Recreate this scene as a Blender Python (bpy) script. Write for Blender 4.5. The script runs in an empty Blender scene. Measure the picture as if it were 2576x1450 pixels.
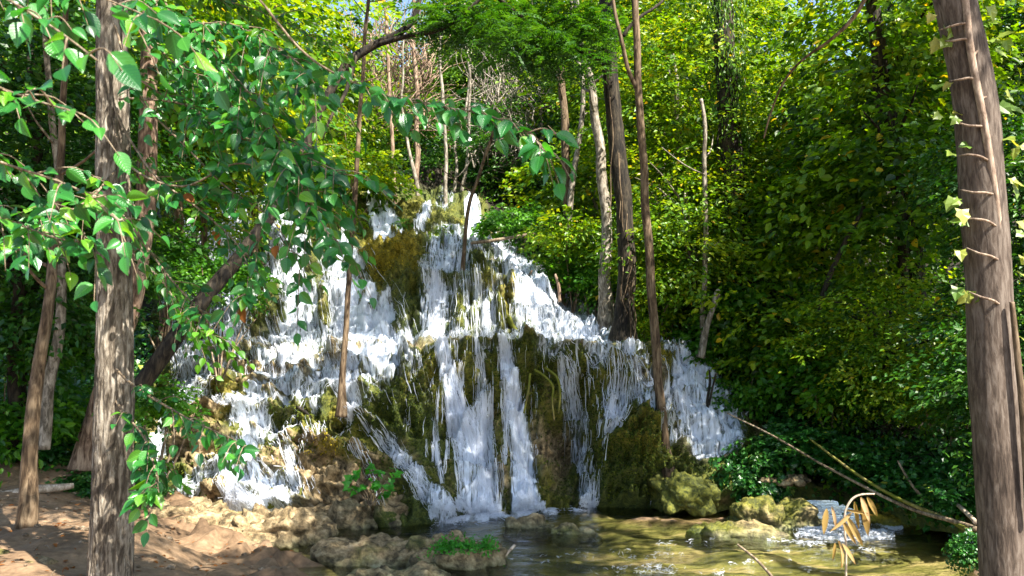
import bpy, math, random
import numpy as np
from mathutils import Vector, Matrix
R = math.radians
rng = np.random.default_rng(7)
random.seed(7)
sc = bpy.context.scene
COL = sc.collection

# ------------------------------------------------------------------ camera
W, H = 2576.0, 1449.6
F = 28.0 / 36.0 * W
CAMZ = 1.7
TH = math.atan((956 - H / 2) / F)
cam_d = bpy.data.cameras.new("camera")
cam = bpy.data.objects.new("camera", cam_d)
COL.objects.link(cam)
cam.location = (0, 0, CAMZ)
cam.rotation_euler = (math.pi / 2 + TH, 0, 0)
cam_d.lens = 28; cam_d.sensor_width = 36; cam_d.clip_end = 2000; cam_d.clip_start = 0.05
cam_d.dof.use_dof = True; cam_d.dof.focus_distance = 10.5; cam_d.dof.aperture_fstop = 5.0
sc.camera = cam

def P(X, Y, d):
    """photo point (2576 wide) at ground distance d -> world"""
    X = np.asarray(X, float); Y = np.asarray(Y, float); d = np.asarray(d, float)
    r = (X - W / 2) / F; u = (H / 2 - Y) / F
    t = d / (math.cos(TH) - u * math.sin(TH))
    return np.stack([r * t, d + 0 * t, CAMZ + t * (math.sin(TH) + u * math.cos(TH))], -1)
def dist_at(Y, z):
    u = (H / 2 - np.asarray(Y, float)) / F
    return (z - CAMZ) / (math.sin(TH) + u * math.cos(TH)) * (math.cos(TH) - u * math.sin(TH))
def G(X, Y, z):
    return P(X, Y, dist_at(Y, z))

# ------------------------------------------------------------------ noise
def _h(ix, iy, iz):
    h = (ix.astype(np.int64) * 374761393 + iy.astype(np.int64) * 668265263 + iz.astype(np.int64) * 1274126177) & 0xffffffff
    h = ((h ^ (h >> 13)) * 1274126177) & 0xffffffff
    h = ((h ^ (h >> 16)) * 2246822519) & 0xffffffff
    h = h ^ (h >> 15)
    return (h & 0xffff) / 32767.5 - 1.0
def vn(p):
    p = np.asarray(p, float); i = np.floor(p); f = p - i
    u = f * f * f * (f * (f * 6 - 15) + 10)
    x, y, z = i[..., 0], i[..., 1], i[..., 2]
    a, b, c = u[..., 0], u[..., 1], u[..., 2]
    def L(q, w, t): return q + (w - q) * t
    return L(L(L(_h(x, y, z), _h(x + 1, y, z), a), L(_h(x, y + 1, z), _h(x + 1, y + 1, z), a), b),
             L(L(_h(x, y, z + 1), _h(x + 1, y, z + 1), a), L(_h(x, y + 1, z + 1), _h(x + 1, y + 1, z + 1), a), b), c)
def fbm(p, o=3, s=2.03):
    p = np.asarray(p, float); r = 0; a = 1.0; n = 0
    for k in range(o):
        r = r + a * vn(p + k * 17.3); n += a; a *= .5; p = p * s
    return r / n
def sstep(a, b, x):
    t = np.clip((x - a) / (b - a), 0, 1); return t * t * (3 - 2 * t)

# ------------------------------------------------------------------ object helpers
def tag(o, label=None, cat=None, group=None, kind=None):
    if label: o['label'] = label
    if cat: o['category'] = cat
    if group: o['group'] = group
    if kind: o['kind'] = kind
    return o
def thing(name, label, cat, loc, group=None):
    o = bpy.data.objects.new(name, None); COL.objects.link(o)
    o.location = tuple(float(q) for q in loc); o.empty_display_size = .2
    return tag(o, label, cat, group)
def new_mesh(name, V, Q, mats, smooth=True, attrs=None):
    V = np.asarray(V, np.float32).reshape(-1, 3); Q = np.asarray(Q, np.int32).reshape(-1, 4)
    m = bpy.data.meshes.new(name)
    m.vertices.add(len(V)); m.vertices.foreach_set('co', V.ravel())
    m.loops.add(len(Q) * 4); m.loops.foreach_set('vertex_index', Q.ravel())
    m.polygons.add(len(Q))
    m.polygons.foreach_set('loop_start', np.arange(0, len(Q) * 4, 4, dtype=np.int32))
    m.update(calc_edges=True)
    m.polygons.foreach_set('use_smooth', np.full(len(Q), bool(smooth)))
    for k, a in (attrs or {}).items():
        at = m.attributes.new(k, 'FLOAT', 'POINT')
        at.data.foreach_set('value', np.asarray(a, np.float32).ravel())
    m.materials.append(mats)
    return m
def link(name, mesh, parent=None, loc=None):
    o = bpy.data.objects.new(name, mesh); COL.objects.link(o)
    if parent: o.parent = parent
    if loc is not None: o.location = tuple(float(q) for q in loc)
    return o
def wlocal(V, parent):
    return np.asarray(V).reshape(-1, 3) - np.array(parent.location)
class Buf:
    def __init__(s): s.V = []; s.Q = []; s.n = 0
    def add(s, V, Q):
        V = np.asarray(V, float).reshape(-1, 3)
        s.V.append(V); s.Q.append(np.asarray(Q, int).reshape(-1, 4) + s.n); s.n += len(V)
    def obj(s, name, mat, parent=None, smooth=True, root=None):
        """root: make the mesh a top-level thing with its origin at root"""
        V = np.concatenate(s.V); Q = np.concatenate(s.Q)
        if parent is not None: V = wlocal(V, parent)
        elif root is not None: V = V - np.asarray(root)
        return link(name, new_mesh(name, V, Q, mat, smooth), parent, root)
def resample(pts, vals, n):
    pts = np.asarray(pts, float); vals = np.asarray(vals, float)
    k = len(pts); t = np.linspace(0, k - 1, n)
    if k == 2: i = np.zeros(n, int)
    i = np.minimum(t.astype(int), k - 2); f = (t - i)[:, None]
    g = lambda j: pts[np.clip(j, 0, k - 1)]
    p0, p1, p2, p3 = g(i - 1), g(i), g(i + 1), g(i + 2)
    c = .5 * ((2 * p1) + (-p0 + p2) * f + (2 * p0 - 5 * p1 + 4 * p2 - p3) * f ** 2 + (-p0 + 3 * p1 - 3 * p2 + p3) * f ** 3)
    return c, np.interp(t, np.arange(k), vals)
def tube(pts, rad, seg=8, n=None, wob=0.0, rough=0.0, ridge=0.0, closed=True):
    n = n or max(4, len(pts) * 4)
    c, r = resample(pts, rad, n)
    if wob: c = c + wob * np.stack([vn(c * 1.7 + 3.1), vn(c * 1.7 + 9.7), vn(c * 1.7 + 21.3) * .3], -1) * np.minimum(1, np.arange(n) / 3.)[:, None]
    t = np.gradient(c, axis=0); t /= np.linalg.norm(t, axis=1)[:, None] + 1e-9
    a = np.array([0, -1., 0.13]) if abs(t[n // 2, 1]) < .9 else np.array([1., 0, 0])
    e1 = np.cross(t, a); e1 /= np.linalg.norm(e1, axis=1)[:, None] + 1e-9
    e2 = np.cross(t, e1)
    ang = np.linspace(0, 2 * math.pi, seg, endpoint=False)
    rr = np.repeat(r[:, None], seg, 1)
    cs, sn = np.cos(ang)[None, :, None], np.sin(ang)[None, :, None]
    V = c[:, None] + rr[..., None] * (cs * e1[:, None] + sn * e2[:, None])
    if rough or ridge:
        s = np.concatenate([[0], np.cumsum(np.linalg.norm(np.diff(c, axis=0), axis=1))])
        q = np.stack([np.cos(ang)[None] + 0 * s[:, None], np.sin(ang)[None] + 0 * s[:, None], s[:, None] + 0 * ang[None]], -1)
        d = rough * fbm(q * np.array([1.2, 1.2, 2.2]), 3)
        if ridge:
            w = q * np.array([6.5, 6.5, 5.0]); w = w + .7 * np.stack([vn(q * 6), vn(q * 6 + 5), vn(q * 6 + 9)], -1)
            d = d - ridge * (1 - np.minimum(1, np.abs(vn(w)) * 3.2)) - ridge * .6 * (1 - np.minimum(1, np.abs(vn(w * np.array([1.7, 1.7, 1.6]) + 40)) * 3))
        V = c[:, None] + (rr * (1 + d))[..., None] * (cs * e1[:, None] + sn * e2[:, None])
    V = V.reshape(-1, 3)
    i = np.arange(n - 1)[:, None] * seg; j = np.arange(seg)[None]; j2 = (j + 1) % seg
    Q = np.stack([i + j, i + j2, i + seg + j2, i + seg + j], -1).reshape(-1, 4)
    if closed:
        V = np.concatenate([V, c[:1] + 0 * V[:1], c[-1:]]); b0, b1 = n * seg, n * seg + 1
        cap = [[b0, (k + 2) % seg, (k + 1) % seg, k] for k in range(0, seg - 1, 2)]
        o = (n - 1) * seg
        cap += [[b1, o + k, o + (k + 1) % seg, o + (k + 2) % seg] for k in range(0, seg - 1, 2)]
        Q = np.concatenate([Q, np.array(cap)])
    return V, Q

# leaf templates: (along, side, up)
def leaf_template(kind):
    if kind == 'far':
        V = [(0, 0, 0), (.42, -.30, .07), (1, 0, -.08), (.42, .30, .07)]; Q = [(0, 1, 2, 3)]
    elif kind == 'mid':
        V = [(0, 0, 0), (.28, -.27, .09), (.66, -.24, .06), (1, 0, -.1), (.66, .24, .06), (.28, .27, .09), (.28, 0, .0), (.66, 0, -.02)]
        Q = [(0, 1, 6, 5), (1, 2, 7, 6), (6, 7, 4, 5), (2, 3, 4, 7)]
    elif kind == 'ivy':
        V = [(0, 0, 0), (-.08, -.42, .04), (.17, -.34, .06), (.42, -.45, .02), (.58, -.27, .05), (1, 0, -.08), (.58, .27, .05), (.42, .45, .02), (.17, .34, .06), (-.08, .42, .04), (.3, 0, 0)]
        Q = [(0, 1, 2, 10), (2, 3, 4, 10), (10, 4, 5, 6), (10, 6, 7, 8), (0, 10, 8, 9)]
    elif kind == 'long':
        ts = [0, .15, .35, .6, .82, 1]; ws = [.02, .085, .12, .11, .07, .005]
        V = []; Q = []
        for a, w in zip(ts, ws):
            V += [(a, -w, .05 - .25 * a * a), (a, 0, -.25 * a * a), (a, w, .05 - .25 * a * a)]
        for k in range(5):
            for s in range(2):
                q = k * 3 + s; Q.append((q, q + 3, q + 4, q + 1))
    else:   # near, ovate with a pointed tip
        ts = [0, .06, .16, .30, .46, .62, .76, .87, .94, 1.0]
        ws = [.02, .14, .25, .315, .315, .265, .18, .095, .045, .0]
        V = []; Q = []
        for a, w in zip(ts, ws):
            dz = -.22 * a * a
            for s, up in ((-1, .09), (-.5, .035), (0, -.012), (.5, .035), (1, .09)):
                V.append((a, s * w, dz + up * (w / .3)))
        for k in range(len(ts) - 1):
            for s in range(4):
                q = k * 5 + s; Q.append((q, q + 5, q + 6, q + 1))
    return np.array(V, float), np.array(Q, int)
TPL = {k: leaf_template(k) for k in ('far', 'mid', 'ivy', 'near', 'long')}
def nrmz(v): return v / (np.linalg.norm(v, axis=-1, keepdims=True) + 1e-9)
def leaves(pos, ax, nr, size, kind, rnd=None, wid=1.0):
    T, Q = TPL[kind]; N = len(pos); k = len(T)
    ax = nrmz(ax); nr = nrmz(nr - ax * np.sum(nr * ax, -1, keepdims=True)); sd = np.cross(nr, ax)
    size = np.asarray(size, float).reshape(-1, 1, 1) * np.ones((N, 1, 1))
    wv = np.asarray(wid, float).reshape(-1, 1, 1)
    curl = rng.uniform(.3, 1.7, (N, 1, 1))
    V = pos[:, None] + size * (T[None, :, 0:1] * ax[:, None] + wv * T[None, :, 1:2] * sd[:, None] + curl * T[None, :, 2:3] * nr[:, None])
    QQ = Q[None] + (np.arange(N) * k)[:, None, None]
    rnd = rng.random(N) if rnd is None else rnd
    at = dict(rnd=np.repeat(np.clip(rnd, 0, 1), k))
    if kind in ('near', 'long'):
        at['la'] = np.tile(T[:, 0], N); at['ls'] = np.tile(T[:, 1], N)
    return V.reshape(-1, 3), QQ.reshape(-1, 4), at
def leaf_obj(name, parts, kind, mat, parent=None, loc=None, smooth=False):
    """parts: list of (pos, ax, nr, size, rnd)"""
    pos, ax, nr, size, rnd = [np.concatenate([np.atleast_1d(p[i]) for p in parts]) for i in range(5)]
    V, Q, at = leaves(pos, ax, nr, size, kind, rnd)
    if parent is not None: V = wlocal(V, parent)
    elif loc is not None: V = V - np.asarray(loc)
    return link(name, new_mesh(name, V, Q, mat, smooth, at), parent, loc)

# ------------------------------------------------------------------ materials
def mat(name):
    m = bpy.data.materials.new(name); m.use_nodes = True
    nt = m.node_tree; nt.nodes.clear()
    o = nt.nodes.new('ShaderNodeOutputMaterial')
    def N(t, **k):
        n = nt.nodes.new('ShaderNode' + t)
        for a, v in k.items():
            if a.startswith('i_'):
                key = a[2:].replace('_', ' ')
                n.inputs[int(key) if key.isdigit() else key].default_value = v
            else: setattr(n, a, v)
        return n
    def K(a, b):  # link
        nt.links.new(a, b)
    return m, N, K, o
def ramp(N, stops, interp='LINEAR'):
    r = N('ValToRGB'); e = r.color_ramp; e.interpolation = interp
    while len(e.elements) < len(stops): e.elements.new(.5)
    for el, (p, c) in zip(e.elements, stops):
        el.position = p; el.color = tuple(c) + ((1,) if len(c) == 3 else ())
    return r
def mul(N, K, a, b, op='MULTIPLY'):
    n = N('Math', operation=op)
    for i, q in enumerate((a, b)):
        if hasattr(q, 'links'): K(q, n.inputs[i])
        else: n.inputs[i].default_value = q
    return n.outputs[0]
def leaf_mat(name, stops, tint=(1.5, 1.6, .5), trans=.42, rough=.42, spec=.45, veins=False):
    m, N, K, o = mat(name)
    a = N('Attribute', attribute_name='rnd')
    r = ramp(N, stops); K(a.outputs['Fac'], r.inputs[0])
    col = r.outputs[0]
    if veins:
        la = N('Attribute', attribute_name='la').outputs['Fac']; ls = N('Attribute', attribute_name='ls').outputs['Fac']
        ab = N('Math', operation='ABSOLUTE'); K(ls, ab.inputs[0]); ab = ab.outputs[0]
        ph = mul(N, K, mul(N, K, mul(N, K, la, 1.0), mul(N, K, ab, .75), 'SUBTRACT'), 52.0)
        sn = N('Math', operation='SINE'); K(ph, sn.inputs[0])
        v1 = N('MapRange'); v1.inputs['From Min'].default_value = .82; v1.inputs['From Max'].default_value = 1.0; K(sn.outputs[0], v1.inputs['Value'])
        v2 = N('MapRange'); v2.inputs['From Min'].default_value = .018; v2.inputs['From Max'].default_value = .006; K(ab, v2.inputs['Value'])
        v = mul(N, K, mul(N, K, v1.outputs[0], .5), v2.outputs[0], 'MAXIMUM')
        mx = N('Mix', data_type='RGBA'); K(v, mx.inputs['Factor']); K(col, mx.inputs[6])
        br = N('Mix', data_type='RGBA', blend_type='MULTIPLY'); br.inputs['Factor'].default_value = 1; K(col, br.inputs[6]); br.inputs[7].default_value = (2.1, 1.7, 1.9, 1)
        K(br.outputs[2], mx.inputs[7]); col = mx.outputs[2]
    p = N('BsdfPrincipled'); K(col, p.inputs['Base Color']); p.inputs['Roughness'].default_value = rough
    p.inputs['Specular IOR Level'].default_value = spec
    if veins:
        bp = N('Bump'); bp.inputs['Strength'].default_value = .35; bp.inputs['Distance'].default_value = .004
        K(v, bp.inputs['Height']); K(bp.outputs[0], p.inputs['Normal'])
    tm = N('Mix', data_type='RGBA', blend_type='MULTIPLY'); tm.inputs['Factor'].default_value = 1
    K(col, tm.inputs[6]); tm.inputs[7].default_value = tint + (1,)
    t = N('BsdfTranslucent'); K(tm.outputs[2], t.inputs['Color'])
    mx = N('MixShader'); mx.inputs[0].default_value = trans
    K(p.outputs[0], mx.inputs[1]); K(t.outputs[0], mx.inputs[2]); K(mx.outputs[0], o.inputs[0])
    return m
def bark_mat(name, stops, scale=(14, 14, 2.2), bump=.6, dist=.02, moss=0.0, rough=.85):
    m, N, K, o = mat(name)
    tc = N('TexCoord'); mp = N('Mapping'); mp.inputs['Scale'].default_value = scale; K(tc.outputs['Object'], mp.inputs[0])
    n1 = N('TexNoise', i_Scale=1.0, i_Detail=6.0, i_Roughness=.65, i_Distortion=.6); K(mp.outputs[0], n1.inputs['Vector'])
    n2 = N('TexNoise', i_Scale=2.3, i_Detail=4.0); K(tc.outputs['Object'], n2.inputs['Vector'])
    s0 = mul(N, K, mul(N, K, n1.outputs[0], .75), mul(N, K, n2.outputs[0], .25), 'ADD')
    sr = N('MapRange'); sr.inputs['From Min'].default_value = .39; sr.inputs['From Max'].default_value = .61; sr.inputs['To Min'].default_value = .15; sr.inputs['To Max'].default_value = .9; K(s0, sr.inputs['Value']); s = sr.outputs[0]
    r = ramp(N, stops); K(s, r.inputs[0]); col = r.outputs[0]
    if moss:
        n3 = N('TexNoise', i_Scale=3.0, i_Detail=5.0); K(tc.outputs['Object'], n3.inputs['Vector'])
        mr = N('MapRange'); mr.inputs['From Min'].default_value = .62 - moss * .3; mr.inputs['From Max'].default_value = .75 - moss * .3; K(n3.outputs[0], mr.inputs['Value'])
        mx = N('Mix', data_type='RGBA'); K(mr.outputs[0], mx.inputs['Factor']); K(col, mx.inputs[6]); mx.inputs[7].default_value = (.11, .12, .012, 1); col = mx.outputs[2]
    p = N('BsdfPrincipled'); K(col, p.inputs['Base Color']); p.inputs['Roughness'].default_value = rough; p.inputs['Specular IOR Level'].default_value = .25
    b = N('Bump'); b.inputs['Strength'].default_value = bump; b.inputs['Distance'].default_value = dist; K(n1.outputs[0], b.inputs['Height']); K(b.outputs[0], p.inputs['Normal'])
    K(p.outputs[0], o.inputs[0]); return m

M = {}
M['leaf_near'] = leaf_mat('broad leaf green', [(0, (.008, .06, .012)), (.5, (.022, .145, .025)), (.85, (.045, .21, .03)), (1, (.11, .28, .012))], (1.9, 1.9, .3), .38, .3, .7, True)
M['leaf_mid'] = leaf_mat('understorey leaf green', [(0, (.02, .09, .006)), (.5, (.045, .16, .008)), (1, (.1, .26, .012))], (1.9, 1.7, .4), .42)
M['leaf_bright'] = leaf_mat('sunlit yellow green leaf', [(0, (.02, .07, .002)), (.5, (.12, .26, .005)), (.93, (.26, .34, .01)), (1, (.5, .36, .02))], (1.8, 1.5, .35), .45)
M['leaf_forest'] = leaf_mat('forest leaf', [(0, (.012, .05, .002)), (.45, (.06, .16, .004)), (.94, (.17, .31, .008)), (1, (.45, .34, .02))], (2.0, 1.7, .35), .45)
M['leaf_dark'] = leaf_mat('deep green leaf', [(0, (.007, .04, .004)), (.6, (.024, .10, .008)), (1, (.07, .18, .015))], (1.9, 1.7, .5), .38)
M['leaf_feather'] = leaf_mat('feathery leaf', [(0, (.015, .07, .005)), (1, (.05, .14, .012))], (2.0, 1.7, .3), .42)
M['leaf_ivy'] = leaf_mat('ivy leaf', [(0, (.01, .06, .008)), (.6, (.025, .125, .016)), (.93, (.08, .22, .03)), (1, (.28, .33, .05))], (1.5, 1.6, .4), .28, .35, .6)
M['leaf_ivy_pale'] = leaf_mat('pale ivy leaf', [(0, (.10, .2, .02)), (.7, (.25, .33, .05)), (1, (.4, .36, .06))], (1.3, 1.2, .5), .4)
M['leaf_fig'] = leaf_mat('young plant leaf', [(0, (.03, .19, .012)), (1, (.06, .3, .02))], (1.6, 1.5, .4), .4)
M['leaf_dry'] = leaf_mat('dry leaf', [(0, (.2, .12, .035)), (.5, (.32, .22, .06)), (.8, (.38, .25, .14)), (1, (.36, .26, .03))], (1.2, 1.0, .6), .3, .6, .2)
M['leaf_brown'] = leaf_mat('withered leaf', [(0, (.2, .07, .015)), (1, (.3, .12, .03))], (1.2, .9, .5), .3, .6, .2)
M['bark_grey'] = bark_mat('ridged grey bark', [(.1, (.03, .023, .016)), (.42, (.085, .068, .05)), (.6, (.165, .138, .105)), (.9, (.3, .265, .215))], (34, 34, 7), .9, .02)
M['bark_smooth'] = bark_mat('smooth brown bark', [(.1, (.03, .021, .015)), (.5, (.082, .06, .045)), (.95, (.155, .125, .1))], (48, 48, 8), .6, .008)
M['bark_dark'] = bark_mat('dark bark', [(.2, (.005, .004, .003)), (.5, (.018, .014, .009)), (.85, (.055, .043, .027))], (22, 22, 5), .8, .02)
M['bark_brown'] = bark_mat('brown bark', [(.2, (.03, .018, .009)), (.5, (.09, .06, .034)), (.85, (.18, .13, .08))], (26, 26, 5), .6, .012)
M['bark_pale'] = bark_mat('pale bark', [(.2, (.06, .05, .035)), (.5, (.17, .145, .11)), (.85, (.34, .3, .245))], (22, 22, 8), .5, .012)
M['bark_red'] = bark_mat('pinkish sunlit bark', [(.2, (.06, .035, .022)), (.5, (.19, .125, .085)), (.85, (.36, .26, .18))], (24, 24, 5), .8, .02)
M['bark_moss'] = bark_mat('mossy wood', [(.2, (.05, .035, .012)), (.5, (.16, .125, .045)), (.85, (.27, .22, .09))], (22, 22, 6), .7, .02, .8)
M['twig'] = bark_mat('twig wood', [(.2, (.07, .05, .03)), (.6, (.19, .14, .09)), (.85, (.3, .24, .17))], (30, 30, 10), .3, .005)
M['wood_pale'] = bark_mat('bleached wood', [(.2, (.2, .15, .1)), (.6, (.4, .32, .24)), (.85, (.55, .46, .36))], (30, 30, 10), .3, .005)

def rock_mat(name):
    m, N, K, o = mat(name)
    geo = N('NewGeometry'); pos = geo.outputs['Position']
    n1 = N('TexNoise', i_Scale=1.3, i_Detail=5.0, i_Roughness=.6); K(pos, n1.inputs['Vector'])
    n2 = N('TexNoise', i_Scale=9.0, i_Detail=6.0, i_Roughness=.7); K(pos, n2.inputs['Vector'])
    n3 = N('TexNoise', i_Scale=38.0, i_Detail=4.0, i_Roughness=.7); K(pos, n3.inputs['Vector'])
    am = N('Attribute', attribute_name='moss').outputs['Fac']; aw = N('Attribute', attribute_name='wet').outputs['Fac']; ag = N('Attribute', attribute_name='gold').outputs['Fac']
    tan = ramp(N, [(.32, (.025, .017, .008)), (.44, (.12, .085, .04)), (.56, (.3, .22, .115)), (.7, (.48, .38, .23))]); K(n2.outputs[0], tan.inputs[0])
    green = ramp(N, [(.34, (.008, .013, .004)), (.46, (.036, .052, .008)), (.56, (.09, .108, .014)), (.7, (.17, .17, .03))]); K(mul(N, K, mul(N, K, n2.outputs[0], .55), mul(N, K, n3.outputs[0], .45), 'ADD'), green.inputs[0])
    gold = ramp(N, [(.34, (.03, .026, .003)), (.45, (.13, .105, .006)), (.55, (.3, .225, .01)), (.68, (.42, .3, .02))]); K(mul(N, K, mul(N, K, n2.outputs[0], .55), mul(N, K, n3.outputs[0], .45), 'ADD'), gold.inputs[0])
    g2 = N('Mix', data_type='RGBA'); K(ag, g2.inputs['Factor']); K(green.outputs[0], g2.inputs[6]); K(gold.outputs[0], g2.inputs[7])
    mf = N('MapRange'); mf.inputs['From Min'].default_value = .42; mf.inputs['From Max'].default_value = .6
    K(mul(N, K, mul(N, K, n1.outputs[0], .9), mul(N, K, am, .5), 'ADD'), mf.inputs['Value'])
    sub = N('Math', operation='SUBTRACT'); K(mf.outputs[0], sub.inputs[0]); sub.inputs[1].default_value = 0.0; sub.use_clamp = True
    c = N('Mix', data_type='RGBA'); K(sub.outputs[0], c.inputs['Factor']); K(tan.outputs[0], c.inputs[6]); K(g2.outputs[2], c.inputs[7])
    # wet rock is darker and greener
    wm = N('Mix', data_type='RGBA', blend_type='MULTIPLY'); K(aw, wm.inputs['Factor']); K(c.outputs[2], wm.inputs[6]); wm.inputs[7].default_value = (.4, .62, .55, 1)
    so_ = N('Mix', data_type='RGBA'); K(N('Attribute', attribute_name='soil_shade').outputs['Fac'], so_.inputs['Factor']); K(wm.outputs[2], so_.inputs[6]); so_.inputs[7].default_value = (.022, .016, .008, 1)  # near-black brown: forest soil plus the shade between leaves put into its colour
    p = N('BsdfPrincipled'); K(so_.outputs[2], p.inputs['Base Color'])
    rg = N('MapRange'); rg.inputs['To Min'].default_value = .85; rg.inputs['To Max'].default_value = .3; K(aw, rg.inputs['Value']); K(rg.outputs[0], p.inputs['Roughness'])
    p.inputs['Specular IOR Level'].default_value = .4
    b = N('Bump'); b.inputs['Strength'].default_value = .8; b.inputs['Distance'].default_value = .05
    K(mul(N, K, mul(N, K, n2.outputs[0], .6), mul(N, K, n3.outputs[0], .45), 'ADD'), b.inputs['Height']); K(b.outputs[0], p.inputs['Normal'])
    K(p.outputs[0], o.inputs[0]); return m
M['rock'] = rock_mat('mossy tufa')

def mud_mat():
    m, N, K, o = mat('mud and riverbed')
    geo = N('NewGeometry'); pos = geo.outputs['Position']
    n1 = N('TexNoise', i_Scale=1.1, i_Detail=6.0, i_Roughness=.6); K(pos, n1.inputs['Vector'])
    n2 = N('TexNoise', i_Scale=14.0, i_Detail=6.0, i_Roughness=.7); K(pos, n2.inputs['Vector'])
    s = mul(N, K, mul(N, K, n1.outputs[0], .6), mul(N, K, n2.outputs[0], .4), 'ADD')
    mud = ramp(N, [(.34, (.06, .037, .02)), (.46, (.15, .094, .052)), (.56, (.245, .16, .092)), (.68, (.38, .26, .16))]); K(s, mud.inputs[0])
    mp = N('Mapping'); mp.inputs['Scale'].default_value = (.7, 2.2, 1); K(pos, mp.inputs[0])
    n4 = N('TexNoise', i_Scale=1.5, i_Detail=6.0, i_Roughness=.62); K(mp.outputs[0], n4.inputs['Vector'])
    bed = ramp(N, [(.36, (.035, .035, .015)), (.44, (.11, .105, .03)), (.51, (.21, .19, .055)), (.59, (.36, .28, .13)), (.7, (.46, .35, .2))]); K(n4.outputs[0], bed.inputs[0])
    sx = N('SeparateXYZ'); K(pos, sx.inputs[0])
    mr = N('MapRange'); mr.inputs['From Min'].default_value = -.02; mr.inputs['From Max'].default_value = .05; K(mul(N, K, sx.outputs[2], mul(N, K, n2.outputs[0], .08), 'ADD'), mr.inputs['Value'])
    c = N('Mix', data_type='RGBA'); K(mr.outputs[0], c.inputs['Factor']); K(bed.outputs[0], c.inputs[6]); K(mud.outputs[0], c.inputs[7])
    p = N('BsdfPrincipled'); K(c.outputs[2], p.inputs['Base Color']); p.inputs['Roughness'].default_value = .75; p.inputs['Specular IOR Level'].default_value = .3
    b = N('Bump'); b.inputs['Strength'].default_value = .5; b.inputs['Distance'].default_value = .03; K(n2.outputs[0], b.inputs['Height']); K(b.outputs[0], p.inputs['Normal'])
    K(p.outputs[0], o.inputs[0]); return m
M['mud'] = mud_mat()
def foam_mat():
    m, N, K, o = mat('white water')
    p = N('BsdfPrincipled'); p.inputs['Base Color'].default_value = (.80, .84, .92, 1); p.inputs['Roughness'].default_value = .35; p.inputs['Specular IOR Level'].default_value = .5
    t = N('BsdfTranslucent'); t.inputs['Color'].default_value = (.8, .85, .95, 1)
    mx = N('MixShader'); mx.inputs[0].default_value = .3; K(p.outputs[0], mx.inputs[1]); K(t.outputs[0], mx.inputs[2])
    tr = N('BsdfTransparent'); m2 = N('MixShader'); m2.inputs[0].default_value = .66; K(tr.outputs[0], m2.inputs[1]); K(mx.outputs[0], m2.inputs[2]); K(m2.outputs[0], o.inputs[0])
    return m
M['foam'] = foam_mat()
def film_mat():
    m, N, K, o = mat('thin falling water')
    geo = N('NewGeometry'); mp = N('Mapping'); mp.inputs['Scale'].default_value = (15, 4, 1.5); K(geo.outputs['Position'], mp.inputs[0])
    n1 = N('TexNoise', i_Scale=1.6, i_Detail=5.0, i_Roughness=.65, i_Distortion=.5); K(mp.outputs[0], n1.inputs['Vector'])
    d = N('Attribute', attribute_name='dens').outputs['Fac']
    s = mul(N, K, n1.outputs[0], mul(N, K, d, .42), 'ADD')
    mr = N('MapRange', interpolation_type='SMOOTHSTEP'); mr.inputs['From Min'].default_value = .69; mr.inputs['From Max'].default_value = 1.0; K(s, mr.inputs['Value'])
    p = N('BsdfPrincipled'); p.inputs['Base Color'].default_value = (.74, .8, .9, 1); p.inputs['Roughness'].default_value = .3
    b = N('Bump'); b.inputs['Strength'].default_value = .7; b.inputs['Distance'].default_value = .04; K(n1.outputs[0], b.inputs['Height']); K(b.outputs[0], p.inputs['Normal'])
    t = N('BsdfTransparent'); mx = N('MixShader'); K(mul(N, K, mr.outputs[0], .92), mx.inputs[0]); K(t.outputs[0], mx.inputs[1]); K(p.outputs[0], mx.inputs[2]); K(mx.outputs[0], o.inputs[0])
    return m
M['film'] = film_mat()
def pool_mat():
    m, N, K, o = mat('clear shallow water')
    geo = N('NewGeometry'); mp = N('Mapping'); mp.inputs['Scale'].default_value = (1, 2.6, 1); K(geo.outputs['Position'], mp.inputs[0])
    n1 = N('TexNoise', i_Scale=3.2, i_Detail=5.0, i_Roughness=.62, i_Distortion=.6); K(mp.outputs[0], n1.inputs['Vector'])
    b = N('Bump'); b.inputs['Strength'].default_value = .55; b.inputs['Distance'].default_value = .06; K(n1.outputs[0], b.inputs['Height'])
    g = N('BsdfGlossy'); g.inputs['Roughness'].default_value = .07; g.inputs['Color'].default_value = (.95, .97, 1, 1); K(b.outputs[0], g.inputs['Normal'])
    t = N('BsdfTransparent'); t.inputs['Color'].default_value = (.9, .92, .82, 1)
    f = N('Fresnel'); f.inputs['IOR'].default_value = 1.33; K(b.outputs[0], f.inputs['Normal'])
    mx = N('MixShader'); K(f.outputs[0], mx.inputs[0]); K(t.outputs[0], mx.inputs[1]); K(g.outputs[0], mx.inputs[2]); K(mx.outputs[0], o.inputs[0])
    return m
M['pool'] = pool_mat()

# ------------------------------------------------------------------ sky and sun
SUN = nrmz(np.array([.45, -.46, .77]))
w = bpy.data.worlds.new("World"); sc.world = w; w.use_nodes = True
nt = w.node_tree; nt.nodes.clear()
sky = nt.nodes.new('ShaderNodeTexSky'); sky.sky_type = 'NISHITA'; sky.sun_disc = False
sky.sun_elevation = math.asin(SUN[2]); sky.sun_rotation = math.atan2(SUN[0], SUN[1])
bg = nt.nodes.new('ShaderNodeBackground'); bg.inputs[1].default_value = .095
ow = nt.nodes.new('ShaderNodeOutputWorld'); nt.links.new(sky.outputs[0], bg.inputs[0]); nt.links.new(bg.outputs[0], ow.inputs[0])
sl = bpy.data.lights.new("sun", 'SUN'); sl.energy = 5; sl.angle = R(.5); sl.color = (1, .94, .84)
so = bpy.data.objects.new("sun", sl); COL.objects.link(so); so.rotation_euler = Vector(SUN).to_track_quat('Z', 'Y').to_euler(); so.location = (8, -4, 14)
sc.view_settings.view_transform = 'Standard'; sc.view_settings.look = 'None'; sc.view_settings.gamma = 1
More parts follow.
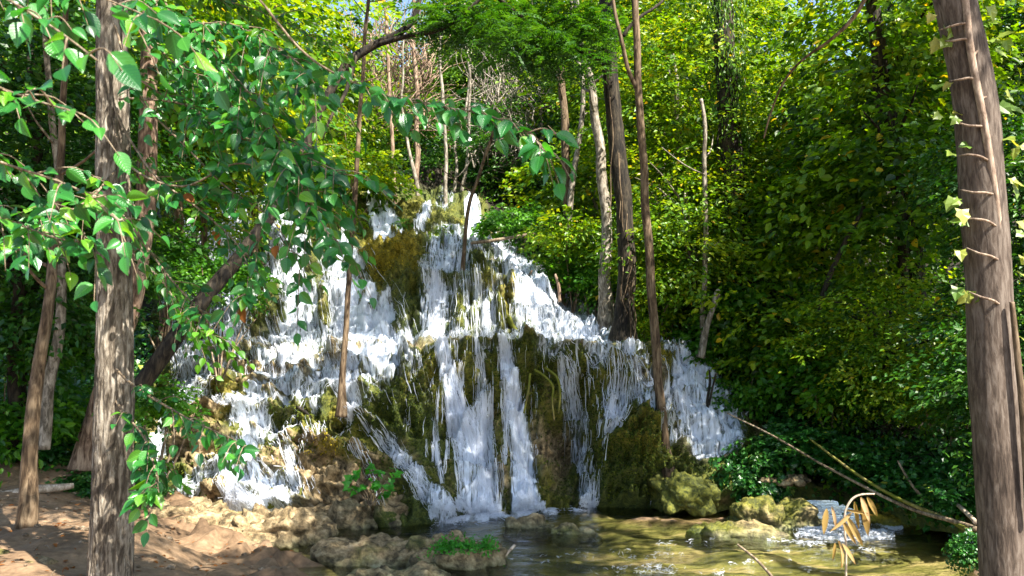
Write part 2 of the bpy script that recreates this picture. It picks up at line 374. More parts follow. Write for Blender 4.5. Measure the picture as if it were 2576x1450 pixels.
sc.view_settings.exposure = 1.98
sc.cycles.max_bounces = 8; sc.cycles.transparent_max_bounces = 12; sc.cycles.diffuse_bounces = 4
sc.cycles.use_denoising = True

# ------------------------------------------------------------------ relief of the tufa barrier and wooded slope
def tab(rows):
    a = np.array(rows, float); return a
# base of the lower tier: X, Y, z
BASE = tab([(-900, 1230, .5), (0, 1205, .5), (230, 1215, .42), (350, 1235, .32), (450, 1262, .2), (560, 1275, .15), (700, 1285, .1), (850, 1305, .03), (960, 1325, 0), (1080, 1318, 0), (1190, 1293, 0), (1300, 1286, 0), (1480, 1274, 0), (1650, 1278, 0), (1800, 1268, .1), (1900, 1245, .22), (1960, 1238, .25), (2100, 1236, .25), (2230, 1290, .12), (2450, 1330, .15), (3500, 1345, .3)])
MID = tab([(-900, 1080, 10.8), (0, 1080, 10.8), (350, 1080, 11.0), (450, 1080, 11.3), (700, 1080, 11.5), (760, 1110, 10.95), (950, 1120, 10.7), (1060, 1130, 10.75), (1110, 1100, 11.0), (1200, 1080, 11.05), (1290, 1080, 11.1), (1330, 1080, 11.6), (1460, 1080, 11.6), (1500, 1085, 10.95), (1580, 1075, 10.75), (1650, 1095, 10.9), (1690, 1105, 11.5), (1880, 1100, 11.6), (1960, 1190, 11.5), (2100, 1190, 11.4), (2200, 1180, 10.3), (2450, 1200, 9.3), (3500, 1200, 8.3)])
CREST = tab([(-900, 930, 12.8), (0, 960, 12.6), (350, 930, 12.8), (480, 893, 13), (800, 885, 12.8), (1000, 880, 12.2), (1050, 872, 11.65), (1150, 868, 11.4), (1300, 872, 11.3), (1480, 880, 11.5), (1560, 886, 12.2), (1740, 888, 12.9), (1790, 930, 12.7), (1850, 1020, 12.2), (1900, 1085, 12), (2000, 1080, 11.9), (2200, 1090, 11.3), (2450, 1130, 10.2), (3500, 1130, 9.2)])
UBASE = tab([(-900, 900, 13.6), (350, 905, 14), (480, 884, 14), (800, 877, 13.9), (1000, 872, 13.2), (1150, 860, 12.5), (1300, 864, 12.4), (1540, 872, 12.9), (1740, 876, 13.6), (1850, 1000, 12.8), (1900, 1060, 12.6), (2450, 1080, 11.2), (3500, 1080, 10)])
ULEDGE = tab([(-900, 800, 15), (350, 780, 15.2), (600, 700, 15.6), (800, 720, 15), (940, 740, 14.3), (1060, 715, 13.6), (1200, 716, 13.5), (1320, 722, 13.5), (1400, 790, 13.4), (1540, 862, 13.3), (1740, 865, 14), (1900, 960, 13.6), (2450, 1000, 12.4), (3500, 1000, 11)])
UTOP = tab([(-900, 790, 15.6), (350, 760, 15.8), (600, 690, 16.2), (800, 700, 15.4), (940, 725, 14.6), (1060, 708, 14.3), (1200, 708, 14.3), (1320, 712, 14.3), (1400, 780, 13.9), (1540, 857, 13.8), (1740, 860, 14.3), (1900, 940, 14), (2450, 980, 12.8), (3500, 980, 11.4)])
UCREST = tab([(-900, 700, 17.5), (0, 690, 17.5), (350, 590, 17.5), (450, 520, 17.8), (600, 480, 18.2), (740, 495, 18), (850, 600, 16.6), (940, 638, 15.5), (1000, 630, 15.3), (1080, 617, 15.5), (1240, 620, 15.7), (1330, 680, 15.4), (1400, 755, 14.9), (1540, 850, 14.5), (1740, 850, 14.9), (1900, 900, 14.8), (2450, 930, 13.5), (3500, 930, 12.2)])
TBASE = tab([(-900, 690, 18), (350, 580, 18.2), (450, 510, 18.8), (600, 470, 19), (740, 485, 19), (850, 590, 17.8), (940, 620, 17), (1080, 608, 17), (1240, 610, 17), (1330, 670, 16.4), (1540, 840, 15.4), (1740, 840, 15.8), (1900, 890, 15.6), (3500, 915, 12.8)])
TCREST = tab([(-900, 520, 23), (400, 440, 22), (700, 430, 22), (900, 495, 19.4), (1000, 500, 19.2), (1210, 512, 19.2), (1300, 560, 19), (1600, 640, 19), (2000, 650, 18.5), (2500, 680, 16.5), (3500, 680, 15)])
BACK = tab([(-900, 300, 32), (900, 290, 33), (1300, 300, 32), (2000, 330, 29), (3500, 330, 24)])
FAR = tab([(-900, 110, 44), (800, 130, 46), (1000, 190, 47), (1100, 150, 46), (1800, 150, 44), (2050, 190, 43), (2300, 120, 42), (3500, 80, 38)])
LINES = [BASE, MID, CREST, UBASE, ULEDGE, UTOP, UCREST, TBASE, TCREST, BACK, FAR]
def line_at(T, X):
    Y = np.interp(X, T[:, 0], T[:, 1]); v = np.interp(X, T[:, 0], T[:, 2])
    if T is BASE: v = dist_at(Y, v)
    return Y, v
DRY = tab([(600, 922, 70, 12, 1), (730, 936, 75, 11, 1), (850, 908, 45, 13, .9), (575, 985, 42, 36, 1), (740, 1056, 60, 36, 1), (515, 1045, 52, 30, .9), (860, 1112, 115, 30, .8), (700, 1010, 45, 9, .9), (480, 1120, 52, 50, 1), (965, 1075, 62, 45, 1), (1010, 985, 36, 60, .5), (825, 1195, 75, 65, .85), (555, 1228, 40, 20, .9), (690, 1178, 22, 26, .9), (985, 690, 68, 62, 1), (1015, 780, 26, 60, .9),
  (1220, 724, 34, 9, .9), (1130, 722, 30, 7, .7), (1158, 800, 9, 60, .8), (1262, 800, 12, 62, .9), (1038, 800, 14, 50, .7), (1205, 690, 16, 14, .9), (1292, 755, 12, 36, .9), (930, 1010, 30, 18, .6), (640, 965, 60, 8, .7), (870, 945, 50, 8, .6), (560, 1090, 60, 12, .8), (780, 960, 12, 14, .8),
  (1580, 955, 46, 34, .7), (1440, 918, 40, 26, .6), (1580, 1170, 90, 90, 1), (1655, 945, 30, 40, .7), (1330, 905, 22, 24, .9), (1245, 950, 12, 60, .8), (1180, 940, 18, 40, .5), (1388, 1110, 34, 130, .9), (1425, 1190, 30, 80, .7), (1255, 1120, 14, 110, .9), (700, 780, 14, 90, .8), (820, 800, 16, 70, .9), (650, 640, 22, 50, .8), (500, 800, 14, 70, .7), (790, 690, 18, 50, .7)])
def dry_mask(X, Y):
    D = np.zeros(np.shape(X)); w = 1 + .45 * vn(np.stack([X / 26., Y / 26., X * 0], -1)) + .3 * vn(np.stack([X / 9., Y / 9., X * 0 + 4], -1))
    for cx, cy, rx, ry, a in DRY:
        if cx < 1000 and cy > 870 and ry < 60: ry, rx, a = ry * .8, rx * .85, a * .85
        D = np.maximum(D, a * sstep(1.3, .75, np.hypot((X - cx) / rx, (Y - cy) / ry) * w))
    return D
STN = 6.0
def stair(X, Y, yb, yc):
    t = np.clip((yb - Y) / (yb - yc), 0, 1)
    return t * STN + (.75 * vn(np.stack([X / 210., Y / 260., X * 0], -1)) + .16 * vn(np.stack([X / 34., Y / 80., X * 0], -1))) * np.clip(t * 6, 0, 1) * np.clip((1 - t) * 6, 0, 1), t
def lip_mask(X, Y):
    yb, yc = line_at(BASE, X)[0], line_at(CREST, X)[0]
    tt, t = stair(X, Y, yb, yc); f = tt - np.floor(tt)
    k = sstep(.30, .42, f) * sstep(.66, .52, f) * (t > .04) * (t < .98) * sstep(400, 440, X) * sstep(1000, 940, X)
    return k * sstep(-.35, .15, vn(np.stack([X / 48., Y / 40., X * 0 + 7], -1)))
def depth(X, Y):
    X = np.asarray(X, float); Y = np.asarray(Y, float)
    jit = 9 * vn(np.stack([X / 55., X * 0 + 3, X * 0], -1)) + 5 * vn(np.stack([X / 17., X * 0 + 8, X * 0], -1))
    ys, ds = [], []
    for k, T in enumerate(LINES):
        y, d = line_at(T, X)
        if 2 <= k <= 8: y = y + jit * (.35 if k in (2, 3, 4, 5) else 1)
        ys.append(y); ds.append(d)
    yb, yc = ys[0], ys[2]
    # stair-stepped cascade on the left of the lower tier
    n = STN; tt, t = stair(X, Y, yb, yc)
    st = (np.floor(tt) + sstep(.45, 1., tt - np.floor(tt))) / n
    wgt = sstep(370, 430, X) * (1 - sstep(960, 1060, X)) + .6 * sstep(1640, 1700, X) * (1 - sstep(1800, 1860, X))
    Yl = np.where((Y < yb) & (Y > yc), Y * (1 - wgt) + (yb - np.clip(st, 0, 1) * (yb - yc)) * wgt, Y)
    out = np.where(Yl >= ys[0], ds[0], ds[-1])
    for k in range(len(LINES) - 1):
        y0, y1 = ys[k], np.minimum(ys[k + 1], ys[k] - 1e-3)
        q = (y0 - Yl) / (y0 - y1)
        if k in (0, 1, 4, 6): q = np.where((q > 0) & (q < 1), q ** 1.25, q)
        m = (Yl < y0) & (Yl >= y1)
        out = np.where(m, ds[k] + (ds[k + 1] - ds[k]) * np.clip(q, 0, 1), out)
    return out
def surf(X, Y, fine=True):
    """displaced surface point of the barrier"""
    d = depth(X, Y); p = P(X, Y, d)
    q = p.copy(); q = q + .25 * np.stack([vn(p * 2.1), vn(p * 2.1 + 7), vn(p * 2.1 + 13)], -1)
    cas = sstep(340, 420, X) * (1 - sstep(1860, 1960, X)) * sstep(430, 520, Y)
    a = .40 * np.abs(vn(q * 1.5)) + .30 * np.abs(vn(q * 3.3 + 5))
    if fine: a = a + .19 * np.abs(vn(q * 7.5 + 9)) + .085 * np.abs(vn(p * 17 + 2)) + .03 * np.abs(vn(p * 37))
    cur = np.stack([p[..., 0] * 5, p[..., 1] * .6, p[..., 2] * .7], -1)
    c = .16 * np.abs(vn(cur)) + .07 * np.abs(vn(cur * 2.3 + 4))
    lip = p[..., 2] * 1.55 + 1.1 * vn(p * np.array([.8, .8, .5]) + 70) + .35 * vn(p * 2.3 + 33); lip = lip - np.floor(lip)
    c = c + .26 * lip ** 1.6 * sstep(1., .93, lip) - .08
    yc_ = line_at(CREST, X)[0]; yu_ = line_at(UTOP, X)[0]
    rim = np.exp(-((Y - yc_ - 9) / 9.) ** 2) * sstep(470, 520, X) * sstep(1760, 1700, X) + .8 * np.exp(-((Y - yu_ - 6) / 7.) ** 2) * sstep(1030, 1070, X) * sstep(1360, 1320, X)
    c = c + .17 * rim * (1 + .6 * vn(p * 2.7))
    c = c + .16 * dry_mask(X, Y) * (.6 + .7 * np.abs(vn(q * 4.2 + 3)) + .35 * np.abs(vn(q * 9 + 8))) + .10 * lip_mask(X, Y) - 1.0 * np.exp(-((X - 1425) / 50.) ** 2 - ((Y - 1130) / 95.) ** 2)
    far = 1 + .8 * sstep(18, 35, d)
    dm = dry_mask(X, Y)
    amp = (a * (.64 + .26 * (1 - cas) + .3 * dm * sstep(900, 1050, X)) + c * cas) * far - .2
    n = np.array([0, -.86, .5])
    fade = 1 - .85 * sstep(-8, 12, Y - line_at(BASE, X)[0])
    return p + n * (amp * fade)[..., None]

# water strokes over the barrier (X, Y, half width px), density
ST = [
 ([(600, 482, 60), (590, 560, 75), (560, 700, 105), (545, 885, 80)], .75),
 ([(700, 492, 45), (720, 600, 60), (735, 700, 75), (760, 875, 75)], .85),
 ([(470, 560, 40), (450, 700, 50), (480, 885, 40)], .6),
 ([(845, 625, 30), (890, 690, 60), (930, 780, 85), (955, 872, 110)], 1.15),
 ([(830, 690, 30), (840, 780, 35), (850, 872, 40)], .8),
 ([(1030, 760, 12), (1025, 810, 16), (1035, 868, 22)], .5),
 ([(1125, 616, 48), (1105, 700, 50), (1095, 770, 42), (1090, 864, 40)], .85),
 ([(1185, 618, 25), (1195, 660, 45), (1200, 712, 55)], .6),
 ([(1160, 712, 30), (1165, 790, 32), (1150, 862, 35)], .55),
 ([(1225, 714, 45), (1230, 790, 50), (1235, 862, 50)], .62),
 ([(1255, 620, 30), (1310, 680, 42), (1385, 765, 45), (1450, 828, 60), (1490, 862, 55)], .95),
 ([(1300, 660, 40), (1330, 735, 42), (1380, 800, 55), (1390, 866, 60)], .8),
 ([(1290, 714, 25), (1310, 790, 30), (1310, 862, 30)], .6),
 ([(940, 498, 20), (962, 555, 36), (985, 610, 40)], 1.3),
 ([(1078, 525, 12), (1062, 560, 15), (1055, 598, 15)], .95),
 ([(1185, 515, 18), (1192, 560, 22), (1190, 592, 24)], 1.2),
 ([(885, 560, 16), (880, 600, 22)], .6), ([(1125, 505, 22), (1110, 520, 20)], .6),
 # lower tier, centre
 ([(1112, 880, 18), (1128, 960, 24), (1155, 1050, 34), (1185, 1130, 44), (1205, 1285, 52)], .95),
 ([(1205, 880, 13), (1218, 960, 15), (1214, 1060, 16), (1235, 1150, 26), (1235, 1285, 42)], .6),
 ([(1268, 876, 18), (1284, 960, 24), (1300, 1060, 26), (1315, 1150, 30), (1322, 1285, 42)], 1.15),
 ([(1345, 890, 5), (1347, 960, 4), (1350, 1120, 4)], .6),
 ([(1395, 892, 16), (1425, 955, 22), (1458, 1050, 26), (1474, 1130, 24), (1480, 1278, 24)], .72),
 ([(1410, 960, 6), (1420, 1060, 6), (1440, 1270, 8)], .4),
 ([(1485, 890, 22), (1545, 960, 38), (1548, 1040, 36), (1530, 1100, 22), (1518, 1190, 8), (1505, 1230, 6)], .68),
 ([(1570, 895, 40), (1610, 960, 50), (1650, 1040, 45), (1680, 1095, 45)], .8),
 ([(1690, 890, 55), (1735, 960, 80), (1765, 1030, 92), (1790, 1092, 88)], 1.0),
 ([(1180, 890, 6), (1170, 960, 6), (1160, 1000, 5)], .4), ([(1090, 1060, 6), (1100, 1130, 9), (1112, 1215, 8)], .6),
 ([(1650, 1175, 8), (1658, 1210, 8), (1640, 1272, 12)], .6),
 # lower tier, left staircase
 ([(985, 895, 55), (985, 950, 50), (960, 1000, 40)], .38),
 ([(1040, 890, 30), (1050, 960, 30), (1075, 1040, 22)], .32),
 ([(900, 888, 60), (880, 950, 62), (900, 1010, 45), (905, 1060, 36)], .95),
 ([(905, 1060, 26), (960, 1110, 22), (1020, 1165, 20), (1065, 1220, 24), (1120, 1300, 34)], .85),
 ([(560, 895, 80), (520, 945, 62), (480, 1000, 34), (430, 1060, 24), (405, 1110, 20), (400, 1160, 18)], .75),
 ([(720, 895, 80), (705, 970, 80), (650, 1040, 60), (615, 1100, 45), (620, 1150, 40), (615, 1200, 75), (650, 1262, 105)], .95),
 ([(820, 900, 50), (810, 960, 55), (770, 1025, 45), (680, 1080, 40), (640, 1110, 35)], .8),
 ([(560, 1170, 25), (510, 1200, 35), (470, 1235, 26)], .7),
 ([(735, 1145, 15), (742, 1200, 18), (760, 1255, 30)], .7),
 ([(890, 1080, 16), (860, 1100, 14), (845, 1130, 10)], .5),
 ([(480, 900, 40), (470, 950, 35), (450, 1010, 25)], .5),
 ([(965, 1010, 30), (990, 1050, 20)], .3),
]
SOLID = list(ST)
ST += [([(720, 900, 60), (700, 960, 60), (650, 1030, 50), (620, 1110, 50), (640, 1200, 80), (660, 1262, 95)], .35), ([(420, 1040, 26), (405, 1120, 24), (420, 1200, 30)], .8), ([(560, 900, 90), (530, 960, 60)], .4), ([(1060, 890, 40), (1075, 980, 34)], .3), ([(1400, 900, 24), (1455, 1000, 34), (1470, 1130, 30), (1476, 1276, 30)], .5), ([(1520, 900, 50), (1550, 1010, 50), (1520, 1110, 26)], .35),
 ([(790, 1075, 40), (800, 1110, 40)], .3), ([(840, 1085, 60), (830, 1140, 50)], .28), ([(760, 1130, 16), (770, 1200, 18), (790, 1262, 30)], .4), ([(900, 1140, 30), (930, 1200, 30), (960, 1280, 40)], .25),
 ([(600, 900, 100), (590, 960, 90)], .35), ([(1010, 1180, 22), (1060, 1260, 30), (1090, 1305, 30)], .4), ([(430, 1150, 30), (450, 1240, 40)], .3), ([(690, 1100, 40), (720, 1150, 30)], .3)]
rv = random.Random(11)
for k in range(95):
    x = rv.uniform(490, 1640) if k % 3 else rv.uniform(1000, 1520); y = 880 + rv.uniform(0, 120) * (k % 2)
    sl = (x - 1260) / 2600. + (-.1 if x < 900 else 0); L_ = rv.uniform(60, 330) * (1 if 1040 < x < 1500 else .55)
    L_ = min(L_, 1270 - y); hw = rv.uniform(2.5, 9)
    ST.append(([(x, y, hw), (x + sl * L_ * .5 + rv.uniform(-5, 5), y + L_ * .5, hw * 1.2), (x + sl * L_, y + L_, hw * .8)], rv.uniform(.3, .75)))
for k in range(70):
    x = rv.uniform(470, 1420); y = rv.uniform(640, 780) if x > 1030 else rv.uniform(560, 800)
    sl = (x - 1150) / 800. if x > 1000 else .05; L_ = min(rv.uniform(50, 160), 866 - y); hw = rv.uniform(3, 9)
    if 880 < x < 1040 and y < 760: continue
    ST.append(([(x, y, hw), (x + sl * L_, y + L_, hw)], rv.uniform(.35, .8)))
def seg_list():
    S = []
    for pts, de in SOLID:
        for a, b in zip(pts[:-1], pts[1:]): S.append((a, b, de))
    return S
def wetness(X, Y):
    Wt = np.zeros(np.shape(X))
    for a, b, de in seg_list():
        dx, dy = b[0] - a[0], b[1] - a[1]; L2 = dx * dx + dy * dy
        t = np.clip(((X - a[0]) * dx + (Y - a[1]) * dy) / L2, 0, 1)
        hw = a[2] + (b[2] - a[2]) * t
        dd = np.hypot(X - a[0] - t * dx, Y - a[1] - t * dy) / hw
        Wt = np.maximum(Wt, de * (1 - sstep(.55, 1.25, dd)))
    yc_ = line_at(CREST, X)[0]; rim = np.exp(-((Y - yc_ - 3) / 9.) ** 2) * sstep(470, 520, X) * sstep(1760, 1700, X)
    return Wt * (1 - .97 * dry_mask(X, Y)) * (1 - .3 * lip_mask(X, Y)) * (1 - rim * (.55 + .45 * vn(np.stack([X / 30., Y / 60., X * 0], -1))))
gx = np.concatenate([np.arange(-900, 360, 22), np.arange(360, 1920, 4.5), np.arange(1920, 3500, 16)])
gy = np.concatenate([np.arange(1364, 470, -3.6), np.arange(470, 70, -10)])
GX, GY = np.meshgrid(gx, gy)
ytop = np.interp(gx, FAR[:, 0], FAR[:, 1])
GYc = np.maximum(GY, ytop[None])
ybase = np.interp(gx, BASE[:, 0], BASE[:, 1])
GYc = np.minimum(GYc, ybase[None] + 24)
SV = surf(GX, GYc)
WET = wetness(GX, GYc)
nr_, nc_ = GX.shape
ii = (np.arange(nr_ - 1)[:, None] * nc_ + np.arange(nc_ - 1)[None])
SQ = np.stack([ii, ii + 1, ii + nc_ + 1, ii + nc_], -1).reshape(-1, 4)
# moss amount: strong on the knolls, weaker on tan ledges; gold where the moss is yellow-olive
def blob(cx, cy, rx, ry): return np.exp(-(((GX - cx) / rx) ** 2 + ((GYc - cy) / ry) ** 2))
moss = .45 + .5 * fbm(SV * .9 + 31, 2) + 1.0 * blob(990, 670, 110, 70) + .8 * blob(1580, 1180, 110, 110) + .7 * blob(1000, 1060, 90, 70) + .5 * blob(1420, 930, 170, 60) + .5 * blob(1100, 570, 120, 50) - .7 * blob(840, 1240, 130, 60) - .5 * blob(1390, 1130, 70, 60) - .35 * blob(650, 950, 250, 60) + .4 * blob(750, 1060, 80, 30) - .5 * blob(480, 1130, 60, 60) - .6 * blob(600, 1265, 220, 45) - .3 * blob(700, 930, 200, 30)
moss = moss - .3 * lip_mask(GX, GYc) - .5 * np.exp(-((GYc - line_at(CREST, GX)[0] - 4) / 9.) ** 2)
moss = moss + .6 * sstep(1850, 1950, GX) + .6 * (1 - sstep(300, 380, GX)) + .4 * sstep(620, 480, GYc)
gold = np.clip(.1 + .5 * fbm(SV * .7 + 77, 2) + .9 * blob(1000, 650, 90, 60) + .5 * blob(850, 1200, 140, 90) + .4 * blob(1650, 930, 150, 60) - .3 * blob(1000, 1060, 80, 60), 0, 1) * (GX > 380) * (GX < 1900)
soil_shade = sstep(0, 30, np.interp(GX, [-900, 330, 372, 385, 450, 760, 900, 1215, 1250, 1335, 1405, 1545, 1740, 1800, 1900, 1970, 2200, 2450, 3500], [1400, 1400, 1000, 620, 480, 470, 485, 505, 600, 660, 745, 850, 868, 905, 1075, 1225, 1285, 1325, 1335]) - GYc)  # mask of the dark forest floor, darkened to deepen shade between the leaves
hill = link('terrain', new_mesh('terrain', SV.reshape(-1, 3), SQ, M['rock'], True, dict(soil_shade=soil_shade, moss=np.clip(moss - .12, -.5, 1.4), wet=np.clip(WET * 1.3, 0, 1), gold=gold)))
tag(hill, 'stepped mossy tufa barrier rising into the wooded slope', 'rock slope', kind='structure')
# water film over the barrier
keep = (WET.ravel()[SQ].mean(1) > .12)
used = np.unique(SQ[keep]); remap = -np.ones(nr_ * nc_, int); remap[used] = np.arange(len(used))
FV = SV.reshape(-1, 3)[used] + np.array([0, -.045, .02])
film = link('water', new_mesh('water_film', FV, remap[SQ[keep]], M['film'], True, dict(dens=np.clip(WET.ravel()[used], 0, 1.2))))
tag(film, 'thin sheets of water running down the tufa steps', 'water', kind='structure')

# ribbons of white water
def ribbons(strokes, sfun, per, wr, lr, off, jit=.12, seg=6, clump=False):
    CX = []; CY = []; WD = []
    for pts, de in strokes:
        pts = np.array(pts, float)
        sl_ = np.hypot(*np.diff(pts[:, :2], axis=0).T); s = np.concatenate([[0], np.cumsum(sl_)]); T = s[-1]
        area = np.sum(sl_ * (pts[:-1, 2] + pts[1:, 2]))
        n = int(area * de * per)
        if n < 1: continue
        t0 = rng.random(n) * T; L = rng.uniform(*lr, n); L = np.minimum(L, T * 1.1)
        if pts[0][0] < 1040 and pts[0][1] > 870 and sfun is surf: L = np.minimum(L, rng.uniform(10, 42, n))
        lat = np.clip(rng.normal(0, .5, n), -.95, .95)
        tt = t0[:, None] + (np.linspace(-.5, .5, seg))[None] * L[:, None]
        tt = np.clip(tt, 0, T)
        x = np.interp(tt, s, pts[:, 0]); y = np.interp(tt, s, pts[:, 1]); hw = np.interp(tt, s, pts[:, 2])
        tx = np.interp(np.clip(tt + 4, 0, T), s, pts[:, 0]) - np.interp(np.clip(tt - 4, 0, T), s, pts[:, 0])
        ty = np.interp(np.clip(tt + 4, 0, T), s, pts[:, 1]) - np.interp(np.clip(tt - 4, 0, T), s, pts[:, 1])
        l = np.hypot(tx, ty) + 1e-6
        wob = jit * hw * (np.cumsum(rng.normal(0, .5, tt.shape), 1))
        o = lat[:, None] * hw + wob
        CX.append(x - ty / l * o); CY.append(y + tx / l * o)
        WD.append(np.repeat((rng.uniform(*wr, n) ** 1)[:, None], seg, 1))
    CX = np.concatenate(CX); CY = np.concatenate(CY); WD = np.concatenate(WD); n = len(CX)
    C = sfun(CX, CY)
    if clump:
        m0 = C[:, seg // 2]; k = fbm(m0 * np.array([5.5, 2.0, 1.1]), 3) + .5 * fbm(m0 * 1.6 + 50, 2)
        ok = (rng.random(n) < sstep(-.16, .40, k) * .94 + .03) & (rng.random(n) > np.maximum(dry_mask(CX, CY).mean(1) * 1.05, .25 * lip_mask(CX, CY).mean(1)))
        C = C[ok]; WD = WD[ok]; n = len(C)
    C = C + np.array([0, -1, .25]) * rng.uniform(*off, (n, 1, 1)) + rng.normal(0, .006, C.shape)
    t = np.gradient(C, axis=1); t = nrmz(t)
    view = nrmz(np.array([0, 0, CAMZ]) - C)
    sd = nrmz(np.cross(t, view))
    prof = np.sin(np.linspace(.18, math.pi - .12, seg)) ** .7
    wv = (WD * prof)[..., None] * (1 + .35 * rng.normal(0, 1, WD.shape))[..., None]
    up = np.cross(sd, t)
    V = np.stack([C - sd * wv, C + view * wv * .55, C + sd * wv], 2)   # n,seg,3,3
    idx = np.arange(n * seg * 3).reshape(n, seg, 3)
    Q = np.concatenate([np.stack([idx[:, :-1, k], idx[:, :-1, k + 1], idx[:, 1:, k + 1], idx[:, 1:, k]], -1).reshape(-1, 4) for k in (0, 1)])
    return V.reshape(-1, 3), Q
wb = Buf()
CH = [([(1150, 1284, 10), (1205, 1284, 12), (1260, 1282, 10)], 1.6), ([(1290, 1280, 10), (1325, 1280, 12), (1370, 1280, 8)], 1.8), ([(1455, 1274, 7), (1500, 1272, 7)], 1.3), ([(1085, 1302, 9), (1150, 1296, 10)], 1.5), ([(590, 1262, 10), (660, 1270, 14), (740, 1268, 10)], 1.4),
 ([(880, 868, 7), (950, 872, 9), (1040, 868, 7)], 1.5), ([(1070, 862, 6), (1200, 860, 6), (1300, 862, 6), (1500, 866, 6)], .8), ([(480, 884, 6), (640, 882, 7), (800, 876, 7)], 1.0), ([(1060, 710, 5), (1130, 712, 6)], 1.0), ([(600, 1140, 10), (660, 1150, 12)], .8), ([(560, 1030, 8), (650, 1040, 10)], .8), ([(860, 1056, 8), (920, 1066, 8)], .9)]
wb.add(*ribbons(CH, surf, .30, (.0018, .0045), (2, 8), (.03, .26), .5, 4))
wb.add(*ribbons(ST, surf, .044, (.0016, .0058), (18, 95), (.02, .08), .02, 6, True))
wb.add(*ribbons(ST, surf, .020, (.0018, .0045), (3, 12), (.03, .11), .12, 4, True))
fall = wb.obj('waterfall', M['foam'])
tag(fall, 'white strands of falling water over the tufa tiers', 'waterfall', kind='structure')

# ------------------------------------------------------------------ bank, riverbed and pool
def ground_z(x, y):
    p = np.stack([x, y, 0 * x], -1)
    e = np.interp(y, [-20, 0, 3, 5, 6.8, 9.0, 9.7, 10.6, 40], [2.5, 1.0, .2, -.7, -1.5, -3.3, -3.9, -4.6, -5]) + .25 * fbm(p * 1.3 + 4, 3)
    r = np.interp(y, [-20, 0, 4, 6, 7.5, 8.8, 10, 12, 40], [1.2, 1.5, 2.0, 3.1, 4.1, 4.9, 5.4, 5.2, 5]) + .3 * fbm(p * 1.2 + 14, 3)
    s = e - x; q = x - r
    n = fbm(p * .9 + 2, 3); n2 = fbm(p * np.array([1.2, 3.2, 1]) + 8, 4); n3 = fbm(p * 6, 3)
    bed = -.10 + .13 * n2 + .02 * n3 - .05 * sstep(0, 1.5, -s)
    bankl = .04 + .42 * sstep(0, 2.4, s) + .13 * n * sstep(0, .8, s) + .018 * n3 + .05 * np.abs(vn(p * 2.6 + 4))
    bankr = .03 + .55 * sstep(0, 2.2, q) + .1 * n * sstep(0, .8, q) + .03 * n3
    z = bed + (np.maximum(bankl, bed) - bed) * sstep(-.25, .25, s)
    z = z + (np.maximum(bankr, z) - z) * sstep(-.25, .25, q)
    # shallow ochre shelf at the right foot of the fall
    sh = np.exp(-((x - 2.4) / 1.6) ** 2 - ((y - 10.2) / .55) ** 2)
    z = z + .16 * sh
    z = z + .4 * np.exp(-((x + 5.3) / 1.6) ** 2 - ((y - 9.5) / .8) ** 2)
    shore = np.exp(-((s - .1) / .55) ** 2) * sstep(5.5, 7.0, y)
    w = p + .2 * np.stack([vn(p * 3 + 1), vn(p * 3 + 6), 0 * x], -1)
    z = z + shore * (.20 * np.abs(vn(w * 2.3)) + .12 * np.abs(vn(w * 5.5)) + .05 * np.abs(vn(w * 12)) - .06)
    return z
xs = np.concatenate([np.linspace(-80, -9, 16), np.arange(-8.8, 8.8, .055), np.linspace(9, 80, 16)])
ys = np.concatenate([np.linspace(-60, -1, 12), np.arange(0, 12.4, .055), np.linspace(12.5, 16, 6)])
XX, YY = np.meshgrid(xs, ys); ZZ = ground_z(XX, YY)
ZZ = np.where(YY > 11.6, np.minimum(ZZ, .1), ZZ)
nr2, nc2 = XX.shape; ii = (np.arange(nr2 - 1)[:, None] * nc2 + np.arange(nc2 - 1)[None])
GQ = np.stack([ii, ii + 1, ii + nc2 + 1, ii + nc2], -1).reshape(-1, 4)
tag(link('ground', new_mesh('ground', np.stack([XX, YY, ZZ], -1).reshape(-1, 3), GQ, M['mud'])), 'brown muddy bank and olive riverbed', 'ground', kind='structure')
def water_z(x, y):
    p = np.stack([x, y, 0 * x], -1)
    return .012 * fbm(p * np.array([2.2, 5.5, 1]), 3) + .006 * fbm(p * np.array([7, 14, 1]) + 3, 2)
xs = np.arange(-7, 8.5, .05); ys = np.arange(.5, 12.2, .05)
XX, YY = np.meshgrid(xs, ys); nr2, nc2 = XX.shape; ii = (np.arange(nr2 - 1)[:, None] * nc2 + np.arange(nc2 - 1)[None])
GQ = np.stack([ii, ii + 1, ii + nc2 + 1, ii + nc2], -1).reshape(-1, 4)
tag(link('pool', new_mesh('pool', np.stack([XX, YY, water_z(XX, YY)], -1).reshape(-1, 3), GQ, M['pool'])), 'shallow clear pool and stream below the fall', 'water', kind='structure')
